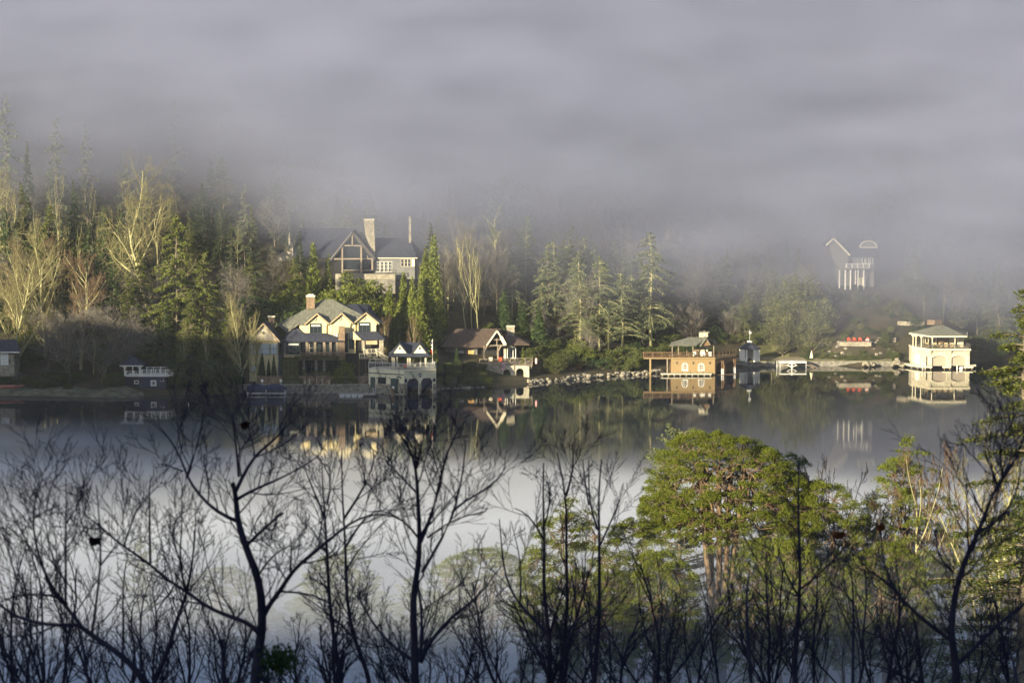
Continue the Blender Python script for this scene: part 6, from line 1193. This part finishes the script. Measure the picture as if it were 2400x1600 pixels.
fgtree('dark bare tree with long limb sweeping up to the left edge', 40, Z7, [
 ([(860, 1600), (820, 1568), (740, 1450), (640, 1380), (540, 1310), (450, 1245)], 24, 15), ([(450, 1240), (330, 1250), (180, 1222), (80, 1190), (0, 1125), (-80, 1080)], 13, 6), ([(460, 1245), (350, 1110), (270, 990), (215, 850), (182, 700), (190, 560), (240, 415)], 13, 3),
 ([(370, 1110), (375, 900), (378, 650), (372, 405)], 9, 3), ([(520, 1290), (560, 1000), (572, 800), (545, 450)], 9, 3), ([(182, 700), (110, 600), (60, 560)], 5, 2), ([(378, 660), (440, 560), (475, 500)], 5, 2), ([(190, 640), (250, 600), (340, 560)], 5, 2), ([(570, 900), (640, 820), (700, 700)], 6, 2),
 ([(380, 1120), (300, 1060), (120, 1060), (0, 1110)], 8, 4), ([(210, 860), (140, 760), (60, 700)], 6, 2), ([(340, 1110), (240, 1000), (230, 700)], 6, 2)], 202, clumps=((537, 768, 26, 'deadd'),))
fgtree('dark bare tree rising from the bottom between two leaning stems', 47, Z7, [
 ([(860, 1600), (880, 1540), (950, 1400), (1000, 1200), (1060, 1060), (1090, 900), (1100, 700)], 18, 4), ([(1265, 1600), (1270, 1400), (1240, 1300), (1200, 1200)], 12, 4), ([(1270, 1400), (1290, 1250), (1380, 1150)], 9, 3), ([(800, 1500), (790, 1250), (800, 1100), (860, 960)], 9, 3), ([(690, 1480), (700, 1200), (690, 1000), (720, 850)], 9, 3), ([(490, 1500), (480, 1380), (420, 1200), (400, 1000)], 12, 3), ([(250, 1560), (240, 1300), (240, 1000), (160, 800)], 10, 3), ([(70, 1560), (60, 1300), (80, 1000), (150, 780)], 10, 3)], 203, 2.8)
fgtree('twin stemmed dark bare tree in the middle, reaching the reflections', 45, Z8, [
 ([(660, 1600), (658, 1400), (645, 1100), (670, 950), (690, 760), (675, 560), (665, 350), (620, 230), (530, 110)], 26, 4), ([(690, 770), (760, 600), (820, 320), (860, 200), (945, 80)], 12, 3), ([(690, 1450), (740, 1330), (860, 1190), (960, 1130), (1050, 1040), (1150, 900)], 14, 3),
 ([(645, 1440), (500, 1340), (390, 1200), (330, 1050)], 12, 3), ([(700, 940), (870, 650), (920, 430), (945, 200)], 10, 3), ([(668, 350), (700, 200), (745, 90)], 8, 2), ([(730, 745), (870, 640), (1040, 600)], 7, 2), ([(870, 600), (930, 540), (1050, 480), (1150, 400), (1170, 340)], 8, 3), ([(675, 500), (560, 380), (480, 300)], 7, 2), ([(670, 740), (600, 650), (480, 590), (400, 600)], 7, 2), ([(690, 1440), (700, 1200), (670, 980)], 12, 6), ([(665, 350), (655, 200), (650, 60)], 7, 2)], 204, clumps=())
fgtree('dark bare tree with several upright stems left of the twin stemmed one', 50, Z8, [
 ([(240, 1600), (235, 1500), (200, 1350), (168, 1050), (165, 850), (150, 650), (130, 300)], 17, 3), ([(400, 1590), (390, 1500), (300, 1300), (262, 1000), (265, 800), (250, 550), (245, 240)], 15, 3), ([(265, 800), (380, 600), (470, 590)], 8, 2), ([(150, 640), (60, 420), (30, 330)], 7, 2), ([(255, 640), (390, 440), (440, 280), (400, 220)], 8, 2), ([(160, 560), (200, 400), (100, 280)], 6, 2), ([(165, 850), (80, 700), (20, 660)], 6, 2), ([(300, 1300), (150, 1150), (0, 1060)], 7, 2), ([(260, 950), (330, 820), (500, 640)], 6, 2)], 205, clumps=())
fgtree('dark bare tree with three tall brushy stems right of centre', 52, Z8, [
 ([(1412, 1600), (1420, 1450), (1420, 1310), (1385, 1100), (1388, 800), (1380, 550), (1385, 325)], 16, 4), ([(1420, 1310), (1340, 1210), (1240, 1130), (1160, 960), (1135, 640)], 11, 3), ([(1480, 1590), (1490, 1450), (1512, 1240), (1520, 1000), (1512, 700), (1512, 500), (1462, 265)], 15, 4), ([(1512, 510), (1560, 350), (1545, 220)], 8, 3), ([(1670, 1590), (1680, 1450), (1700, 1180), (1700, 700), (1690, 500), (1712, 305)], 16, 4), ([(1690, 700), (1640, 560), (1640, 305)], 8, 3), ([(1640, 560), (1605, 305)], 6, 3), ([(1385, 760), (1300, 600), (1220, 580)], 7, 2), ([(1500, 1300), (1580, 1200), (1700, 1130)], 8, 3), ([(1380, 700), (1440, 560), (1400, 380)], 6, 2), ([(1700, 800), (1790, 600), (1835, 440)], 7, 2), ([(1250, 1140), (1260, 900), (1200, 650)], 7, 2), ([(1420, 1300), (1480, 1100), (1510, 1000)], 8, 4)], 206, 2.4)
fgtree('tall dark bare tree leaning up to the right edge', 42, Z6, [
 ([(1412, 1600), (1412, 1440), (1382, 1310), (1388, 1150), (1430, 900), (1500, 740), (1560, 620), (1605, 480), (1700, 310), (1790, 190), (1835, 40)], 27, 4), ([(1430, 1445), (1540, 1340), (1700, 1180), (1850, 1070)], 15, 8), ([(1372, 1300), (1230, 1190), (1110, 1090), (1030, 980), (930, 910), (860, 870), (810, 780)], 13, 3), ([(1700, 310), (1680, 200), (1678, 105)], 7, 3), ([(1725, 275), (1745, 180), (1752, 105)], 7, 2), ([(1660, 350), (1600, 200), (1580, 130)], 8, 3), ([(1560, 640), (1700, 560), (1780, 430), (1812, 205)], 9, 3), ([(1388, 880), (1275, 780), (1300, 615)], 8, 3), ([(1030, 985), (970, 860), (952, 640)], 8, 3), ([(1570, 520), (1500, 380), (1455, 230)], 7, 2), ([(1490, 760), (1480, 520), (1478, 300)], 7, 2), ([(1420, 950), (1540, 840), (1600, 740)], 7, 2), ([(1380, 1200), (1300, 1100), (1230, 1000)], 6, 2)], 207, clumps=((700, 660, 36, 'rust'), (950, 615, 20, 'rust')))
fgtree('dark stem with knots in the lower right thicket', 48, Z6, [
 ([(430, 1600), (425, 1450), (432, 1350), (450, 1050), (460, 850), (450, 600), (450, 200)], 17, 4), ([(780, 1590), (785, 1200), (780, 850), (700, 700)], 11, 3), ([(160, 1590), (130, 1200), (130, 1000), (150, 870)], 14, 4), ([(450, 1000), (600, 880), (760, 700)], 8, 3), ([(450, 1040), (360, 900), (330, 750)], 8, 3), ([(1210, 1590), (1190, 1400), (1170, 1200), (1130, 1100)], 13, 3), ([(1170, 1560), (1000, 1480), (870, 1450)], 9, 3), ([(1790, 1590), (1760, 1400), (1700, 1290)], 10, 3)], 208, 3.0, clumps=())
def thicket(px, D, top, seed, label, group):
    rs = np.random.RandomState(seed); x0 = at(px, D); g_ = gz(x0, D); zt_ = W(px, top, D).z; zb_ = 66-.232*D; out = []
    P = [np.array([x0, D, g_-.3]), np.array([x0+rs.normal()*.3, D, (g_+zb_)/2]), np.array([x0+rs.normal()*.2, D, zb_])]
    r0 = rs.uniform(.03, .055); out.append((0, np.array(P), np.array([r0*1.6, r0*1.3, r0])))
    grow(rs, P[-1], (rs.normal()*.15, rs.normal()*.1, 1), zt_-zb_, r0, 0, out, (8, 5, 3), .62, .3, .12, .5, .005, .05, 9)
    for k in range(2): grow(rs, P[-1]+np.array([0, 0, -.5+.6*k]), ((-1)**k*.5+rs.normal()*.1, rs.normal()*.2, 1), (zt_-zb_)*.8, r0*.7, 0, out, (6, 4, 3), .6, .3, .12, .5, .005, .1, 8)
    o = thing('bare_tree', label, 'tree', (x0, D, g_), 0, group); b0 = np.array([x0, D, g_])
    V, Fa = tubes_np([(Q-b0, R) for l, Q, R in out if l <= 1], 6); mobj('trunk', mesh_np('trunk', V, Fa, M['barkd'], True), o)
    V, Fa = tubes_np([(Q-b0, R) for l, Q, R in out if l > 1], 3); mobj('crown', mesh_np('twigs', V, Fa, M['barkd'], True), o)
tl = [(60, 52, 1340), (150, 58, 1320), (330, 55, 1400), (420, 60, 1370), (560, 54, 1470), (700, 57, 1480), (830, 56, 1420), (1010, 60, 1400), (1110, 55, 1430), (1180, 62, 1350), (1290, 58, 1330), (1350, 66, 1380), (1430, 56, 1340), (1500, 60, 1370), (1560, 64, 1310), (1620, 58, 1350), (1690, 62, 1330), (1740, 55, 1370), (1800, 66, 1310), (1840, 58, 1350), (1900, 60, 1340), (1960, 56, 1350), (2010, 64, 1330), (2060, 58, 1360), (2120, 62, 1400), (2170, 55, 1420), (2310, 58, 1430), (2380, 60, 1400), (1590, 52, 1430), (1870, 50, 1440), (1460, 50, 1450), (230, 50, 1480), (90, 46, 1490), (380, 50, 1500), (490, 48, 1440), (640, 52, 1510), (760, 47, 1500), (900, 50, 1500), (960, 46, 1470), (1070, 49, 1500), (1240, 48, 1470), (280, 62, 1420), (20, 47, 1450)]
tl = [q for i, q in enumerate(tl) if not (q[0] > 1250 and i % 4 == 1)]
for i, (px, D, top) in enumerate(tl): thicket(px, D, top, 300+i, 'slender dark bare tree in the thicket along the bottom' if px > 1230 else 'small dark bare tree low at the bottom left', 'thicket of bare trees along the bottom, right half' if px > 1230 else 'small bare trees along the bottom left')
t = thing('evergreen_tree', 'dark shaded evergreen spray at the bottom beside the biggest forked trunk', 'tree', (at(655, 43), 43, gz(at(655, 43), 43)))
rs = np.random.RandomState(77); b0 = np.array(t.location); tp = np.array(W(655, 1545, 43))-b0; C = tp+rs.normal(size=(900, 3))*np.array([.16, .2, .10])+np.array([0, 0, -.02]); mobj('crown', quadmesh('leaves', rnd_quads(C, rs.uniform(.05, .1, 900), rs, .5), M['fir']), t)
V, Fa = tubes_np([(np.array([[0, 0, -.3], tp*.5, tp]), np.array([.06, .04, .01]))], 6); mobj('trunk', mesh_np('trunk', V, Fa, M['barkd'], True), t)
